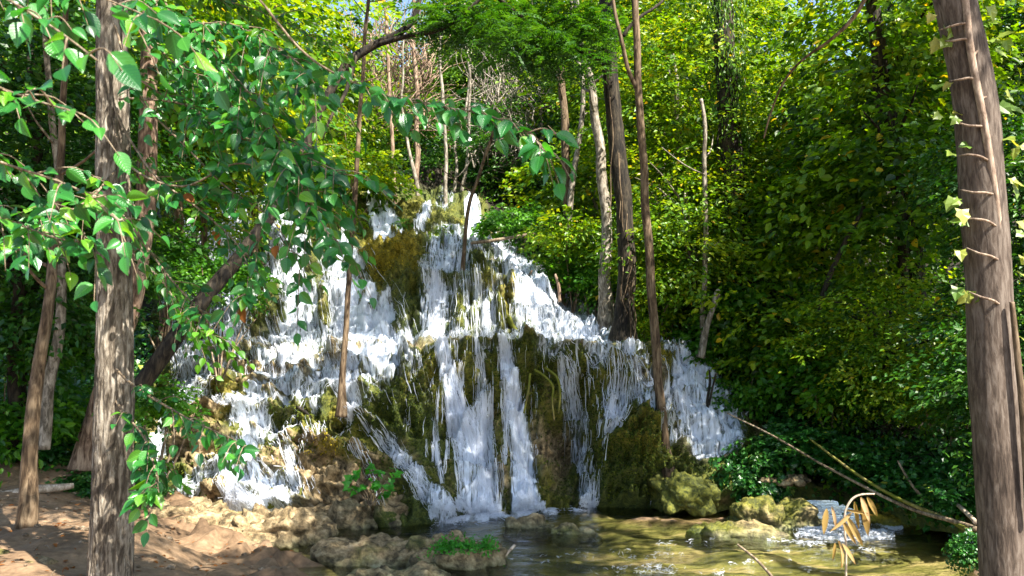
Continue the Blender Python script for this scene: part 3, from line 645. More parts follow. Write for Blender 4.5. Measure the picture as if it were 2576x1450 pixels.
# foam and riffles on the pool
FO = [
 ([(1170, 1292, 12), (1300, 1290, 14), (1400, 1282, 12), (1490, 1276, 10)], 2.0), ([(1165, 1288, 9), (1250, 1287, 9), (1345, 1284, 9)], 1.8), ([(1440, 1279, 7), (1500, 1274, 6)], 1.6),
 ([(1080, 1318, 14), (1140, 1312, 14), (1230, 1306, 7)], 2.0), ([(1120, 1303, 6), (1280, 1299, 5)], .6),
 ([(2010, 1326, 14), (2100, 1336, 20), (2180, 1338, 16), (2270, 1328, 7)], 1.1), ([(2000, 1345, 8), (2130, 1358, 8), (2250, 1350, 6)], .55),
 ([(1280, 1420, 12), (1420, 1402, 12), (1600, 1385, 12)], .03), ([(1480, 1440, 10), (1700, 1432, 14), (1820, 1445, 9)], .10), ([(1300, 1436, 12), (1480, 1446, 12)], .03),
 ([(1650, 1372, 6), (1790, 1358, 6), (1870, 1360, 6)], .1), ([(1560, 1408, 8), (1750, 1392, 8)], .05), ([(1930, 1360, 5), (2080, 1372, 6)], .3), ([(1900, 1390, 6), (2200, 1385, 6)], .1), ([(1830, 1420, 6), (1990, 1408, 6)], .2),
 ([(640, 1290, 16), (760, 1285, 12), (840, 1296, 8)], .5),
]
fb = Buf()
def chute(y0, y1, z0, z1):
    def f(X, Y):
        p = G(X, Y, np.interp(Y, [y0, y1], [z0, z1])); return p + .02 * np.stack([vn(p * 14), vn(p * 14 + 5), vn(p * 14 + 9)], -1)
    return f
fb.add(*ribbons([([(1972, 1240, 18), (1988, 1280, 26), (2030, 1322, 36)], .8), ([(2020, 1262, 10), (2080, 1300, 16), (2150, 1332, 20)], .5)], chute(1236, 1325, .26, .01), .05, (.003, .008), (8, 40), (0, .03), .15, 5, True))
fb.add(*ribbons([([(498, 1285, 14), (530, 1320, 24), (575, 1365, 30)], .9), ([(560, 1345, 14), (640, 1372, 10), (690, 1388, 6)], .5)], chute(1280, 1375, .24, .05), .05, (.003, .008), (8, 34), (0, .03), .15, 5, True))
flat = lambda X, Y: (lambda p: p + np.stack([0 * p[..., 0], 0 * p[..., 0], water_z(p[..., 0], p[..., 1]) + .012], -1))(G(X, Y, 0.0))
fb.add(*ribbons(FO, flat, .30, (.0012, .0032), (3, 14), (0, .012), .3, 4, True))
tag(fb.obj('foam', M['foam']), 'white foam and riffles on the pool surface', 'foam', kind='stuff')

# ------------------------------------------------------------------ vegetation helpers
SUB = SV[::4, ::4].reshape(-1, 3)
def ground_at(x, y):
    if y < 8.5: return float(ground_z(np.array([x]), np.array([y]))[0])
    q = (SUB[:, 0] - x) ** 2 + (SUB[:, 1] - y) ** 2
    i = np.argsort(q)[:4]
    return float(SUB[i, 2].mean())
UP = np.array([0, 0, 1.])
def rdir(n):
    v = rng.normal(size=(n, 3)); return nrmz(v)
def crown_set(nspray, lps, rad, leaf, spr, kind='broad', droop=.35):
    """sprays of leaves through an uneven crown volume; returns leaf arrays and spray centres"""
    d = rdir(nspray); lob = .78 + .42 * vn(d * 1.9 + rng.random(3) * 50)
    r = rng.random(nspray) ** .5 * lob
    c = d * r[:, None] * np.array(rad)
    h = nrmz(d * np.array([1, 1, .15]) + .5 * rng.normal(size=d.shape) * np.array([1, 1, .25]))
    nn = nrmz(UP + .35 * d + .3 * rng.normal(size=d.shape))
    sd = nrmz(np.cross(nn, h))
    if kind == 'feather':
        t = np.tile(np.linspace(0, 1, lps // 2), 2)[None]; sg = np.concatenate([np.ones(lps // 2), -np.ones(lps // 2)])[None]
        t = np.repeat(t, nspray, 0); sg = np.repeat(sg, nspray, 0)
        pos = c[:, None] + h[:, None] * (t * spr)[..., None] - UP * (droop * spr * t ** 2)[..., None]
        ax = sd[:, None] * sg[..., None] + .45 * h[:, None] - UP * .25 + .1 * rng.normal(size=pos.shape)
        nr = np.repeat(nn[:, None], t.shape[1], 1) + .2 * rng.normal(size=pos.shape)
        sz = leaf * (1 - .55 * np.abs(t - .4)) * rng.uniform(.8, 1.2, t.shape)
    elif kind == 'column':
        ang = rng.random(nspray) * 2 * math.pi; zz = rng.uniform(-1, 1, nspray)
        lo = .75 + .5 * vn(np.stack([np.cos(ang) * 1.5, np.sin(ang) * 1.5, zz * 3], -1))
        c = np.stack([np.cos(ang) * rad[0] * lo, np.sin(ang) * rad[1] * lo, zz * rad[2]], -1)
        d = nrmz(c * np.array([1, 1, 0])); t = rng.random((nspray, lps))
        off = rng.normal(size=(nspray, lps, 3)) * spr * .45
        pos = c[:, None] + off
        ax = -UP * .35 + .4 * d[:, None] + .8 * rng.normal(size=pos.shape)
        nr = d[:, None] + .5 * UP + .4 * rng.normal(size=pos.shape)
        sz = leaf * rng.uniform(.65, 1.3, (nspray, lps))
    else:
        t = rng.random((nspray, lps)) ** .8; sg = rng.normal(size=(nspray, lps)) * .38 * (1.1 - .5 * t)
        pos = c[:, None] + h[:, None] * (t * spr)[..., None] + sd[:, None] * (sg * spr)[..., None] - UP * (droop * spr * t ** 2)[..., None] + .05 * rng.normal(size=(nspray, lps, 3)) * spr
        ax = h[:, None] * .8 + sd[:, None] * np.sign(sg)[..., None] * .8 - UP * .35 + .35 * rng.normal(size=pos.shape)
        nr = nn[:, None] + .45 * rng.normal(size=pos.shape)
        sz = leaf * rng.uniform(.6, 1.3, t.shape)
    rn = np.clip(rng.normal(.45, .27, (nspray, 1)) + .17 * rng.normal(size=sz.shape), 0, .9)
    rn = np.where(rng.random(sz.shape) < .012, 1.0, rn)
    return (pos.reshape(-1, 3), ax.reshape(-1, 3), nr.reshape(-1, 3), sz.ravel(), rn.ravel()), c
def crown_mesh(name, m, tpl, **kw):
    (pos, ax, nr, sz, rn), c = crown_set(**kw)
    V, Q, at = leaves(pos, ax, nr, sz, tpl, rn)
    return new_mesh(name, V, Q, m, False, at), c
PROTO = {}
def proto(key, m, tpl, **kw): PROTO[key] = [crown_mesh(key, M[m], tpl, **kw) for _ in range(2)]
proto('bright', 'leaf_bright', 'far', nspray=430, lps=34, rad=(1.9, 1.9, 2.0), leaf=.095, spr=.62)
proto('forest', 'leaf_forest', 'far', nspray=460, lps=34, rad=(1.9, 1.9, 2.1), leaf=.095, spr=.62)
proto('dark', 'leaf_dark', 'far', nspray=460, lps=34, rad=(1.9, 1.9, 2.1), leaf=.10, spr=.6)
proto('feather', 'leaf_feather', 'far', nspray=900, lps=22, rad=(2.0, 2.0, 1.7), leaf=.065, spr=.34, kind='feather')
proto('bigleaf', 'leaf_forest', 'mid', nspray=300, lps=22, rad=(1.9, 1.9, 2.1), leaf=.15, spr=.7)
proto('bigbright', 'leaf_bright', 'mid', nspray=300, lps=22, rad=(1.9, 1.9, 2.1), leaf=.14, spr=.7)
proto('column', 'leaf_forest', 'far', nspray=300, lps=26, rad=(.75, .75, 3.0), leaf=.10, spr=.42, kind='column')
proto('shrub', 'leaf_mid', 'mid', nspray=95, lps=26, rad=(.8, .8, .6), leaf=.10, spr=.42)
proto('shrub_bright', 'leaf_bright', 'mid', nspray=95, lps=26, rad=(.8, .8, .6), leaf=.10, spr=.42)
proto('ivy', 'leaf_ivy', 'ivy', nspray=150, lps=26, rad=(.9, .7, .55), leaf=.085, spr=.34)
cnt = [0]
def put_crown(key, parent, loc, s, rz=None, name='crown'):
    cnt[0] += 1
    me, c = PROTO[key][cnt[0] % 2]
    o = link(name, me, parent, np.asarray(loc) - np.array(parent.location) if parent else loc)
    o.scale = (s, s, s) if np.isscalar(s) else s
    o.rotation_euler = (0, 0, rng.random() * 6.28 if rz is None else rz)
    return o, c
def forest_tree(label, X, Y, d, key, s, bark='bark_pale', w=.06, group=None, name='tree', lean=0.0, base=None, limbs=7):
    cc = P(X, Y, d)
    bx, by = (cc[0] + lean, cc[1] + .2) if base is None else base
    bz = ground_at(bx, by) - .15
    t = thing(name, label, 'tree', (bx, by, bz), group)
    top = cc + np.array([0, 0, .9 * (s if np.isscalar(s) else s[2])])
    b = Buf()
    b.add(*tube([(bx, by, bz), (bx * .6 + cc[0] * .4 + .08, by * .6 + cc[1] * .4, bz * .6 + cc[2] * .4), cc, top], [w * 1.25, w, w * .75, w * .2], 8, 18, .08))
    sc_ = s if np.isscalar(s) else s[0]
    for k in range(limbs):
        a = rng.random() * 6.28; q = rng.uniform(.1, .9)
        p0 = np.array([bx, by, bz]) * (1 - (.45 + .5 * q)) + top * (.45 + .5 * q)
        e = p0 + np.array([math.cos(a), math.sin(a), .55]) * rng.uniform(.7, 1.5) * sc_
        b.add(*tube([p0, (p0 + e) / 2 + [0, 0, .12], e], [w * .4, w * .28, w * .08], 5, 8, .06))
    b.obj('trunk', M[bark], t)
    put_crown(key, t, cc, s)
    return t

# ------------------------------------------------------------------ undergrowth on the slope and far wood
YTOP = tab([(-900, 1230), (330, 1225), (372, 1000), (385, 620), (450, 480), (760, 470), (900, 485), (1215, 505), (1250, 600), (1335, 660), (1405, 745), (1545, 850), (1740, 868), (1800, 905), (1900, 1075), (1970, 1225), (2200, 1285), (2450, 1325), (3500, 1335)])
def scatter(n, x0, x1, y0, y1, hmax, leaf, fs, bias):
    X = rng.uniform(x0, x1, n); Y = rng.uniform(y0, y1, n)
    lim = np.interp(X, YTOP[:, 0], YTOP[:, 1])
    ok = Y < lim - 4; X, Y = X[ok], Y[ok]
    p = surf(X, Y, False)
    cl = fbm(p * fs + 5, 3)
    ok = cl > bias + .25 * rng.random(len(X)) - .12; p, cl = p[ok], cl[ok]
    h = (rng.random(len(p)) ** .6) * hmax * sstep(bias - .1, .45, cl)
    out = np.array([0, -.6, .8])
    p = p + out * h[:, None] + .12 * rng.normal(size=p.shape)
    n = len(p); g = rdir(n)
    ax = np.array([0, -.7, -.35]) + .8 * g; nr = np.array([.1, -.5, .9]) + .55 * rdir(n)
    rn = np.clip(.45 + .5 * fbm(p * .7 + 60, 2) + .16 * rng.normal(size=n), 0, .92)
    rn = np.where(rng.random(n) < .01, 1., rn)
    return (p, ax, nr, leaf * rng.uniform(.6, 1.35, n) * np.clip(p[:, 1] / 14, .8, 2.2), rn)
tag(leaf_obj('undergrowth', [scatter(90000, -500, 3000, 330, 1330, .9, .088, .55, -.32)], 'far', M['leaf_forest']),
    'green undergrowth covering the slope between the trunks', 'undergrowth', kind='stuff')
tag(leaf_obj('far_forest', [scatter(60000, -500, 3000, 95, 380, 3.2, .12, .22, -.45)], 'far', M['leaf_bright']),
    'distant sunlit wood closing off the top of the slope', 'forest', kind='stuff')
tag(leaf_obj('ground_ivy', [scatter(26000, -400, 420, 820, 1230, .55, .085, .8, -.3), scatter(24000, 1850, 2900, 900, 1335, .5, .08, .8, -.3)], 'ivy', M['leaf_ivy']),
    'dark ivy carpeting the banks either side of the fall', 'ivy', kind='stuff')

# ------------------------------------------------------------------ forest trees
WOOD = 'trees of the wood behind the fall'
FT = [
 # right-hand wood
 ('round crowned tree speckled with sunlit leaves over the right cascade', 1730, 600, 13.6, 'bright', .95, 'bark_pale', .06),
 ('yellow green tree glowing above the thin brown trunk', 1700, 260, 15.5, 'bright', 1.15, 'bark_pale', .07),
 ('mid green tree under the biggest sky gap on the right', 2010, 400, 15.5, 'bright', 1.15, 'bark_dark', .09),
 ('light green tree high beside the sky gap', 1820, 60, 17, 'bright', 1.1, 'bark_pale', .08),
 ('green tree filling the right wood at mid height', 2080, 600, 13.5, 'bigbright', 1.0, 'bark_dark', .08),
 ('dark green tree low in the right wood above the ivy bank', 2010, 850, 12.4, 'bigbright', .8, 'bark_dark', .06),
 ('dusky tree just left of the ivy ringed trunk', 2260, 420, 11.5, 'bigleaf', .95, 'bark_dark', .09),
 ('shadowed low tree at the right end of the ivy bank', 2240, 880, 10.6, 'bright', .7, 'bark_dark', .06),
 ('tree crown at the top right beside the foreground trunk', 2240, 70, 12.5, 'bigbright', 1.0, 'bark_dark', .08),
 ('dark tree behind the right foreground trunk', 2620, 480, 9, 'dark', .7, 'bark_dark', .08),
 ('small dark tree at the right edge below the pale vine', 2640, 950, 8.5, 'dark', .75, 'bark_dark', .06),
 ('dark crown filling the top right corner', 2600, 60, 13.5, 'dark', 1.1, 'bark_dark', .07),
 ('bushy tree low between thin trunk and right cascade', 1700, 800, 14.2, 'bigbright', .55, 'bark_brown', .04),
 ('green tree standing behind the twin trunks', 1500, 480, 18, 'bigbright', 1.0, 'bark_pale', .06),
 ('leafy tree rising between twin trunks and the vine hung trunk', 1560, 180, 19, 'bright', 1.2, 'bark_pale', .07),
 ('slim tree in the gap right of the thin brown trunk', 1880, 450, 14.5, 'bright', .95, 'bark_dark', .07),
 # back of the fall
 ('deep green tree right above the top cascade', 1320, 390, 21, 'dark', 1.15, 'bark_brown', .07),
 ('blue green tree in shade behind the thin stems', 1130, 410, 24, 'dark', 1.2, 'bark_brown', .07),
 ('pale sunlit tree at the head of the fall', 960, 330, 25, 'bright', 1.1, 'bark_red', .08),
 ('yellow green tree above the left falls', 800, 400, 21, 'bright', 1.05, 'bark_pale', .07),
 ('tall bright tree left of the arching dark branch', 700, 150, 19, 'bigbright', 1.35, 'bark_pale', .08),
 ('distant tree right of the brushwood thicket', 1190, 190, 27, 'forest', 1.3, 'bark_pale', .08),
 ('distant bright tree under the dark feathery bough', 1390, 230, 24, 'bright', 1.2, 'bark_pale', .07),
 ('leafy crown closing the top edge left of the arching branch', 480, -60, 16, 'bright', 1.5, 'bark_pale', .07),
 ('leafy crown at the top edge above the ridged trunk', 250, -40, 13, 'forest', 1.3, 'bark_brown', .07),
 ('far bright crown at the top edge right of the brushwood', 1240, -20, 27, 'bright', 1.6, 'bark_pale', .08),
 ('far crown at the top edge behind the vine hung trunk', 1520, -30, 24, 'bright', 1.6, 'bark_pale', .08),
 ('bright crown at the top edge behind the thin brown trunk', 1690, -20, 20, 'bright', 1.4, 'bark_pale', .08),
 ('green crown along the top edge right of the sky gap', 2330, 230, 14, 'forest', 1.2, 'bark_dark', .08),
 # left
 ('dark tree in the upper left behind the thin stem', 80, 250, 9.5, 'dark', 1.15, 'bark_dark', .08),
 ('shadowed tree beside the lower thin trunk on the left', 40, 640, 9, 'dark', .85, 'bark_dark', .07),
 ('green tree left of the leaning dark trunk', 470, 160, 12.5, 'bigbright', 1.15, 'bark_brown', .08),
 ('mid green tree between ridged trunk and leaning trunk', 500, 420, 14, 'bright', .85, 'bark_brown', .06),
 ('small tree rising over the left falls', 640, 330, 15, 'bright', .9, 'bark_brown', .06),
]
for (lb, X, Y, d, key, s, bk, w_) in FT:
    forest_tree(lb, X, Y, d, key, s, bk, w_, WOOD, lean=rng.uniform(-.3, .3))
# ivy wrapped trunks in the right wood
def ivy_tree(label, pts, d, w, name='ivy_covered_tree', sc_=1.0, cy=None):
    V = np.array([P(x, y, d) for x, y in pts])
    t = thing(name, label, 'tree', V[0], 'ivy covered trunks of the right wood')
    b = Buf(); b.add(*tube(V, [w * 1.2] + [w] * (len(V) - 2) + [w * .7], 10, 30, .05, .15)); 
    for k in range(7):
        q = rng.random(); a = rng.random() * 6.28
        p0 = V[0] + (V[-1] - V[0]) * q
        b.add(*tube([p0, p0 + [.25 * math.cos(a), -.12, -.5], p0 + [.3 * math.cos(a), -.1, -1.3]], [.012, .01, .006], 5, 8, .08))
    b.obj('trunk', M['bark_dark'], t)
    mid = V.mean(0); put_crown('column', t, mid, sc_, name='ivy')
    return t
ivy_tree('very dark ivy covered trunk in the middle of the right wood', [(1890, 1020), (1870, 800), (1850, 500), (1830, 200), (1810, -100)], 13.6, .2, sc_=(.42, .42, 1.25))
ivy_tree('dark ivy hung trunk near the right foreground trunk', [(2400, 1120), (2330, 850), (2290, 600), (2230, 300), (2190, -50)], 11.8, .13, sc_=(.32, .32, 1.0))

# ------------------------------------------------------------------ trunks that can be told apart
def stem(name, label, cat, pts, d, bark, parent=None, seg=10, n=None, wob=0, rough=.06, ridge=0, ext=0, extto=None, group=None, crown=None, part='trunk', base_flare=1.0, limbs=0):
    """pts: (X, Y, width px) from base to top; d: one distance or one per point"""
    ds = np.broadcast_to(np.asarray(d, float), (len(pts),))
    V = np.array([P(x, y, q) for (x, y, w_), q in zip(pts, ds)])
    rd = np.array([w_ / 2 / F * q for (x, y, w_), q in zip(pts, ds)])
    rd[0] *= base_flare
    if ext:
        u = nrmz(V[-1] - V[-2]); e = V[-1] + (u + [0, 0, .4]) / 1.3 * ext
        V = np.concatenate([V, [(V[-1] + e) / 2, e]]); rd = np.concatenate([rd, [rd[-1] * .8, rd[-1] * .35]])
    t = thing(name, label, cat, V[0], group)
    b = Buf(); b.add(*tube(V, rd, seg, n or 8 * len(V), wob, rough, ridge))
    for k in range(limbs):
        a = rng.random() * 6.28; q = rng.uniform(.35, .98); i = q * (len(V) - 1); j = min(int(i), len(V) - 2)
        p0 = V[j] + (V[j + 1] - V[j]) * (i - j); L_ = rng.uniform(.3, .9)
        e = p0 + np.array([math.cos(a), math.sin(a) * .7, .7]) * L_
        b.add(*tube([p0, (p0 + e) / 2 + [0, 0, -.05], e], [rd[j] * .4, rd[j] * .3, rd[j] * .1], 5, 8, .05))
    b.obj(part, M[bark], t)
    if crown:
        for (key, off, s) in crown: put_crown(key, t, V[-1] + np.array(off), s)
    return t, V
ltree, lV = stem('tree', 'thick grey trunk with deeply ridged bark at the left foreground', 'tree',
    [(277, 1470, 108), (284, 1250, 98), (288, 1000, 93), (288, 750, 86), (286, 500, 84), (284, 250, 80), (281, 0, 76), (280, -120, 74)], 5.0, 'bark_grey', None, 120, 560, 0, .05, .07, 3.0,
    crown=[('dark', (.3, .3, .8), 1.0), ('dark', (1.7, -.6, .2), .8)])
rtree, rV = stem('tree', 'thick brown trunk wrapped by a pale climbing stem at the right foreground', 'tree',
    [(2524, 1470, 98), (2510, 1200, 104), (2497, 975, 108), (2487, 723, 104), (2472, 503, 108), (2452, 250, 104), (2401, 0, 101), (2376, -120, 100)], 4.6, 'bark_smooth', None, 72, 260, 0, .07, .012, 3.2,
    crown=[('dark', (1.5, -.4, .6), .85), ('dark', (2.4, -1.2, .8), .9)])
stem('thin_tree', 'slender dark brown trunk at the far left leaning right out of the mud', 'tree',
    [(66, 1328, 42), (75, 1150, 36), (96, 930, 31), (122, 760, 27), (140, 600, 24), (152, 420, 19), (160, 250, 16), (165, 60, 13)], [6.7, 6.7, 6.75, 6.8, 6.9, 7, 7, 7], 'bark_brown', None, 16, 60, .02, .08, 0, 2.0, base_flare=1.25, limbs=5)
stem('thin_tree', 'greyish thin trunk just behind the far left slender trunk', 'tree',
    [(108, 1130, 34), (122, 1000, 30), (142, 870, 26), (155, 700, 22), (150, 480, 18), (128, 250, 16), (118, 60, 14)], 8.4, 'bark_pale', None, 12, 50, .03, .08, 0, 2.0, limbs=4)
stem('tree', 'pinkish barked trunk half hidden behind the ridged foreground trunk', 'tree',
    [(212, 1180, 62), (240, 1050, 46), (290, 900, 44), (338, 760, 46), (360, 600, 50), (366, 480, 50), (372, 300, 46), (380, 100, 42)], 9.1, 'bark_red', None, 24, 80, .02, .1, .03, 2.5, base_flare=1.3)
lean, nV = stem('leaning_tree', 'dark trunk leaning right across the left falls and arching over them', 'tree',
    [(345, 985, 46), (430, 870, 42), (520, 745, 40), (612, 640, 37), (690, 530, 33), (745, 440, 29), (800, 285, 25), (870, 165, 24), (935, 118, 22), (1005, 82, 19), (1040, 45, 16), (1055, -10, 14), (1062, -80, 12)], [8.2, 8.3, 8.5, 8.7, 8.8, 9, 9.1, 9.2, 9.3, 9.3, 9.3, 9.3, 9.3], 'bark_dark', None, 20, 120, .02, .12, .03, 1.5,
    crown=[('feather', (.2, .2, .9), .8)])
b = Buf()
b.add(*tube([P(950, 112, 9.3), P(1030, 88, 9.2), P(1110, 72, 9.1), P(1170, 30, 9), P(1215, -10, 9), P(1260, -70, 9)], [.036, .03, .027, .024, .02, .016], 10, 40, .03, .1))
b.obj('branch', M['bark_dark'], lean)
b = Buf()
b.add(*tube([P(895, 140, 9.2), P(872, 230, 9.1), P(835, 290, 9.0), P(812, 350, 9)], [.03, .025, .02, .006], 8, 20, .03, .1))
b.obj('branch', M['bark_dark'], lean)
stem('sapling', 'thin dark sapling growing from a mossy stump in the left cascade', 'sapling',
    [(858, 1050, 22), (862, 960, 17), (868, 860, 15), (880, 700, 14), (890, 520, 13), (899, 380, 12), (909, 220, 11), (918, 90, 10), (925, -20, 9)], 10.5, 'bark_brown', None, 10, 70, .02, .08, 0, 2, base_flare=1.5, limbs=5)
stem('sapling', 'thin crooked sapling standing in the middle of the upper cascade', 'sapling',
    [(1165, 735, 16), (1168, 650, 11), (1172, 580, 10), (1186, 500, 10), (1208, 420, 9), (1236, 340, 8), (1245, 280, 6)], 13.4, 'bark_brown', None, 8, 50, .03, .1, 0, 0, limbs=3)
for lb, pts, d, bk in [
  ('orange lit pole like trunk left at the head of the fall', [(998, 525, 12), (990, 440, 11), (983, 330, 10), (976, 180, 9), (970, 40, 8)], 19, 'bark_red'),
  ('curving pale stem rising from the top cascade', [(1052, 512, 13), (1046, 450, 11), (1032, 390, 9), (1020, 320, 8), (1012, 250, 6), (1015, 160, 5)], 19.5, 'bark_pale'),
  ('dark reddish straight trunk beside the curving pale stem', [(1043, 512, 18), (1049, 400, 15), (1050, 300, 13), (1046, 180, 11), (1040, 60, 10)], 20.5, 'bark_red'),
  ('tall thin grey stem in the centre of the top cascade', [(1121, 525, 12), (1122, 430, 10), (1120, 330, 9), (1112, 220, 8), (1108, 120, 7), (1118, 20, 6)], 19, 'bark_pale'),
  ('thin forked stem right of the tall grey stem', [(1143, 500, 9), (1146, 420, 8), (1144, 350, 7), (1165, 300, 6), (1175, 240, 5)], 19.5, 'bark_pale'),
  ('slightly bent stem nearest the right end of the top cascade', [(1160, 500, 11), (1168, 440, 9), (1176, 370, 9), (1178, 280, 8), (1182, 180, 7), (1172, 60, 6)], 19.5, 'bark_pale'),
  ('pale stem with a swept back top above the fallen grey log', [(1385, 540, 10), (1376, 430, 9), (1366, 320, 8), (1352, 200, 7), (1340, 60, 6)], 20, 'bark_pale')]:
    stem('thin_tree', lb, 'tree', pts, d, bk, None, 8, 40, .04, .1, 0, 1.5, group='thin stems at the head of the fall', limbs=6)
stem('tree', 'brown left trunk of the twin pair right of the fall', 'tree',
    [(1438, 690, 26), (1432, 600, 23), (1428, 480, 22), (1420, 330, 21), (1412, 220, 19), (1408, 120, 16), (1400, 0, 14)], 15.5, 'bark_brown', None, 12, 60, .03, .1, 0, 1.5, limbs=5)
stem('tree', 'pale right trunk of the twin pair curving away at the top', 'tree',
    [(1442, 640, 16), (1434, 530, 17), (1442, 440, 15), (1456, 350, 14), (1466, 260, 12), (1463, 180, 12), (1450, 130, 10), (1440, 30, 9)], 15.3, 'bark_pale', None, 12, 60, .03, .1, 0, 1.5, limbs=5)
stem('tree', 'pale mottled trunk just left of the dark vine hung trunk', 'tree',
    [(1528, 860, 44), (1524, 720, 34), (1527, 560, 28), (1515, 430, 26), (1500, 320, 24), (1490, 220, 20), (1470, 150, 17), (1455, 60, 15), (1450, -20, 14)], 13.6, 'bark_pale', None, 14, 70, .03, .1, 0, 1.5, base_flare=1.4, limbs=5)
vine, vV = stem('tree', 'dark tall trunk hung with vines right of the upper fall', 'tree',
    [(1568, 885, 72), (1572, 800, 52), (1576, 680, 48), (1570, 540, 44), (1556, 400, 44), (1545, 280, 42), (1535, 150, 42), (1527, 0, 40), (1522, -80, 38)], 12.6, 'bark_dark', None, 20, 90, .03, .14, .04, 2.5, base_flare=1.35,
    crown=[('feather', (-.1, .6, 1.6), .95)])
b = Buf()
b.add(*tube([P(1530, 155, 12.5), P(1490, 140, 12.2), P(1440, 122, 12), P(1375, 92, 11.6), P(1310, 40, 11.3), P(1250, -10, 11), P(1200, -60, 11)], [.07, .055, .05, .042, .035, .03, .025], 10, 50, .04, .12))
b.obj('branch', M['bark_dark'], vine)
b = Buf()
for k in range(8):
    q = rng.random(); y0 = 60 + 700 * q; xx = np.interp(y0, [0, 150, 400, 680, 885], [1527, 1535, 1556, 1576, 1568]) + rng.uniform(-16, 22)
    L_ = rng.uniform(120, 330); dd = 12.4
    b.add(*tube([P(xx, y0, dd), P(xx + rng.uniform(-8, 14), y0 + L_ * .3, dd - .05), P(xx + rng.uniform(-6, 20), y0 + L_ * .65, dd), P(xx + rng.uniform(-4, 22), y0 + L_, dd)], [.007, .009, .009, .005], 6, 20, .05))
b.obj('vine', M['bark_brown'], vine)
# feathery boughs of the vine hung trunk hanging into the picture
def bough(name, parent, pts, d, mat_, n, kind='feather', leaf=.07, spr=.36, spread=.35, tpl='far'):
    V, _ = resample(np.array([P(x, y, d) for x, y in pts]), np.ones(len(pts)), 60)
    (pos, ax, nr, sz, rn), c = crown_set(n, 22, (1, 1, 1), leaf, spr, kind)
    i = rng.integers(0, 60, n); cc = V[i] + spread * rng.normal(size=(n, 3)) * np.array([1, 1, .45])
    pos = pos + np.repeat(cc - c, 22, 0)
    return leaf_obj(name, [(pos, ax, nr, sz, rn)], tpl, mat_, parent)
bough('foliage', vine, [(1230, 10), (1290, 60), (1330, 110), (1360, 140), (1420, 160)], 11.4, M['leaf_feather'], 420, spread=.33)
bough('foliage', vine, [(1380, 30), (1450, 60), (1500, 100)], 11.9, M['leaf_feather'], 300, spread=.35)
bough('foliage', lean, [(1060, 20), (1130, 60), (1200, 40), (1260, 90)], 9.1, M['leaf_feather'], 170, spread=.25)
thin, tV = stem('thin_tree', 'tall thin brown trunk standing on the bank by the right cascade', 'tree',
    [(1690, 1215, 40), (1672, 1130, 27), (1664, 1040, 24), (1652, 900, 24), (1640, 740, 23), (1628, 580, 22), (1617, 400, 21), (1607, 220, 20), (1600, 60, 18), (1597, -60, 17)], [10.7, 10.7, 10.7, 10.7, 10.7, 10.7, 10.7, 10.7, 10.7, 10.7], 'bark_brown', None, 14, 110, .015, .08, .01, 2.5, base_flare=1.2,
    crown=[('forest', (.4, .3, .9), .8)])
b = Buf(); b.add(*tube([P(1606, 230, 10.7), P(1580, 170, 10.65), P(1562, 100, 10.6), P(1548, 30, 10.6), P(1540, -50, 10.6)], [.035, .03, .028, .025, .02], 8, 30, .02, .08)); b.obj('branch', M['bark_brown'], thin)
b = Buf(); b.add(*tube([P(1568, 92, 11), P(1600, 50, 11), P(1660, 10, 11.1), P(1700, -40, 11.2)], [.03, .026, .022, .016], 8, 24, .02, .08)); b.obj('branch', M['bark_dark'], thin)
b = Buf()
for e in ((1735, 1190), (1700, 1250), (1660, 1240)):
    b.add(*tube([P(1690, 1200, 10.7), P((1690 + e[0]) / 2, 1222, 10.62), P(e[0], e[1], 10.6)], [.06, .04, .015], 7, 12, .02))
b.obj('root', M['bark_brown'], thin)
stem('thin_tree', 'pale bleached stem among sunlit leaves in the right wood', 'tree',
    [(1766, 870, 16), (1772, 740, 13), (1775, 600, 13), (1776, 470, 12), (1772, 380, 11), (1765, 250, 9)], 12.6, 'bark_pale', None, 10, 50, .04, .12, 0, 0, limbs=3)
stem('snag', 'short pale snag with a knobbly top below the bleached stem', 'snag',
    [(1762, 900, 22), (1776, 830, 16), (1792, 780, 14), (1802, 745, 20), (1806, 728, 8)], 12.2, 'bark_pale', None, 10, 30, .02, .2)
stem('branch', 'leaning dark stem crossing the shadows of the right wood', 'branch',
    [(2060, 780, 14), (2090, 690, 13), (2130, 600, 12), (2170, 520, 10)], 11, 'bark_dark', None, 8, 30, .03)
# overhanging bare branch at the top right
tb, _ = stem('branch', 'bare brown branch reaching down from the top right', 'branch',
    [(2195, -40, 11), (2150, 40, 11), (2090, 100, 9), (2020, 150, 7), (1975, 205, 6), (1945, 280, 5), (1925, 350, 4)], [6.2, 6.3, 6.4, 6.6, 6.8, 7, 7.1], 'bark_brown', None, 8, 50, .02, .1)

# pale climbing stem on the right trunk
RT = tab([(-120, 2376, 50), (0, 2401, 50.5), (250, 2448, 52), (503, 2472, 54), (723, 2487, 52), (975, 2497, 54), (1200, 2510, 52), (1470, 2524, 49)])
def on_right(X, Y):
    cx = np.interp(Y, RT[:, 0], RT[:, 1]); hw = np.interp(Y, RT[:, 0], RT[:, 2])
    o = np.clip((X - cx) / hw, -1, 1)
    return P(X, Y, 4.6 - (hw / F * 4.6) * 1.05 * math.sqrt(max(0, 1 - o * o)) - .008)
SX = tab([(-100, 2412), (0, 2428), (90, 2436), (170, 2447), (250, 2463), (340, 2480), (420, 2493), (503, 2505), (600, 2516), (723, 2528), (850, 2541), (980, 2553), (1150, 2562), (1330, 2572)])
M['vine'] = bark_mat('vine stem', [(.2, (.12, .08, .055)), (.6, (.25, .18, .13)), (.85, (.36, .28, .21))], (40, 40, 12), .3, .004)
ivp = thing('climbing_vine', 'pale climbing stem with short side shoots and yellowing leaves on the right trunk', 'vine', on_right(2560, 1250))
b = Buf()
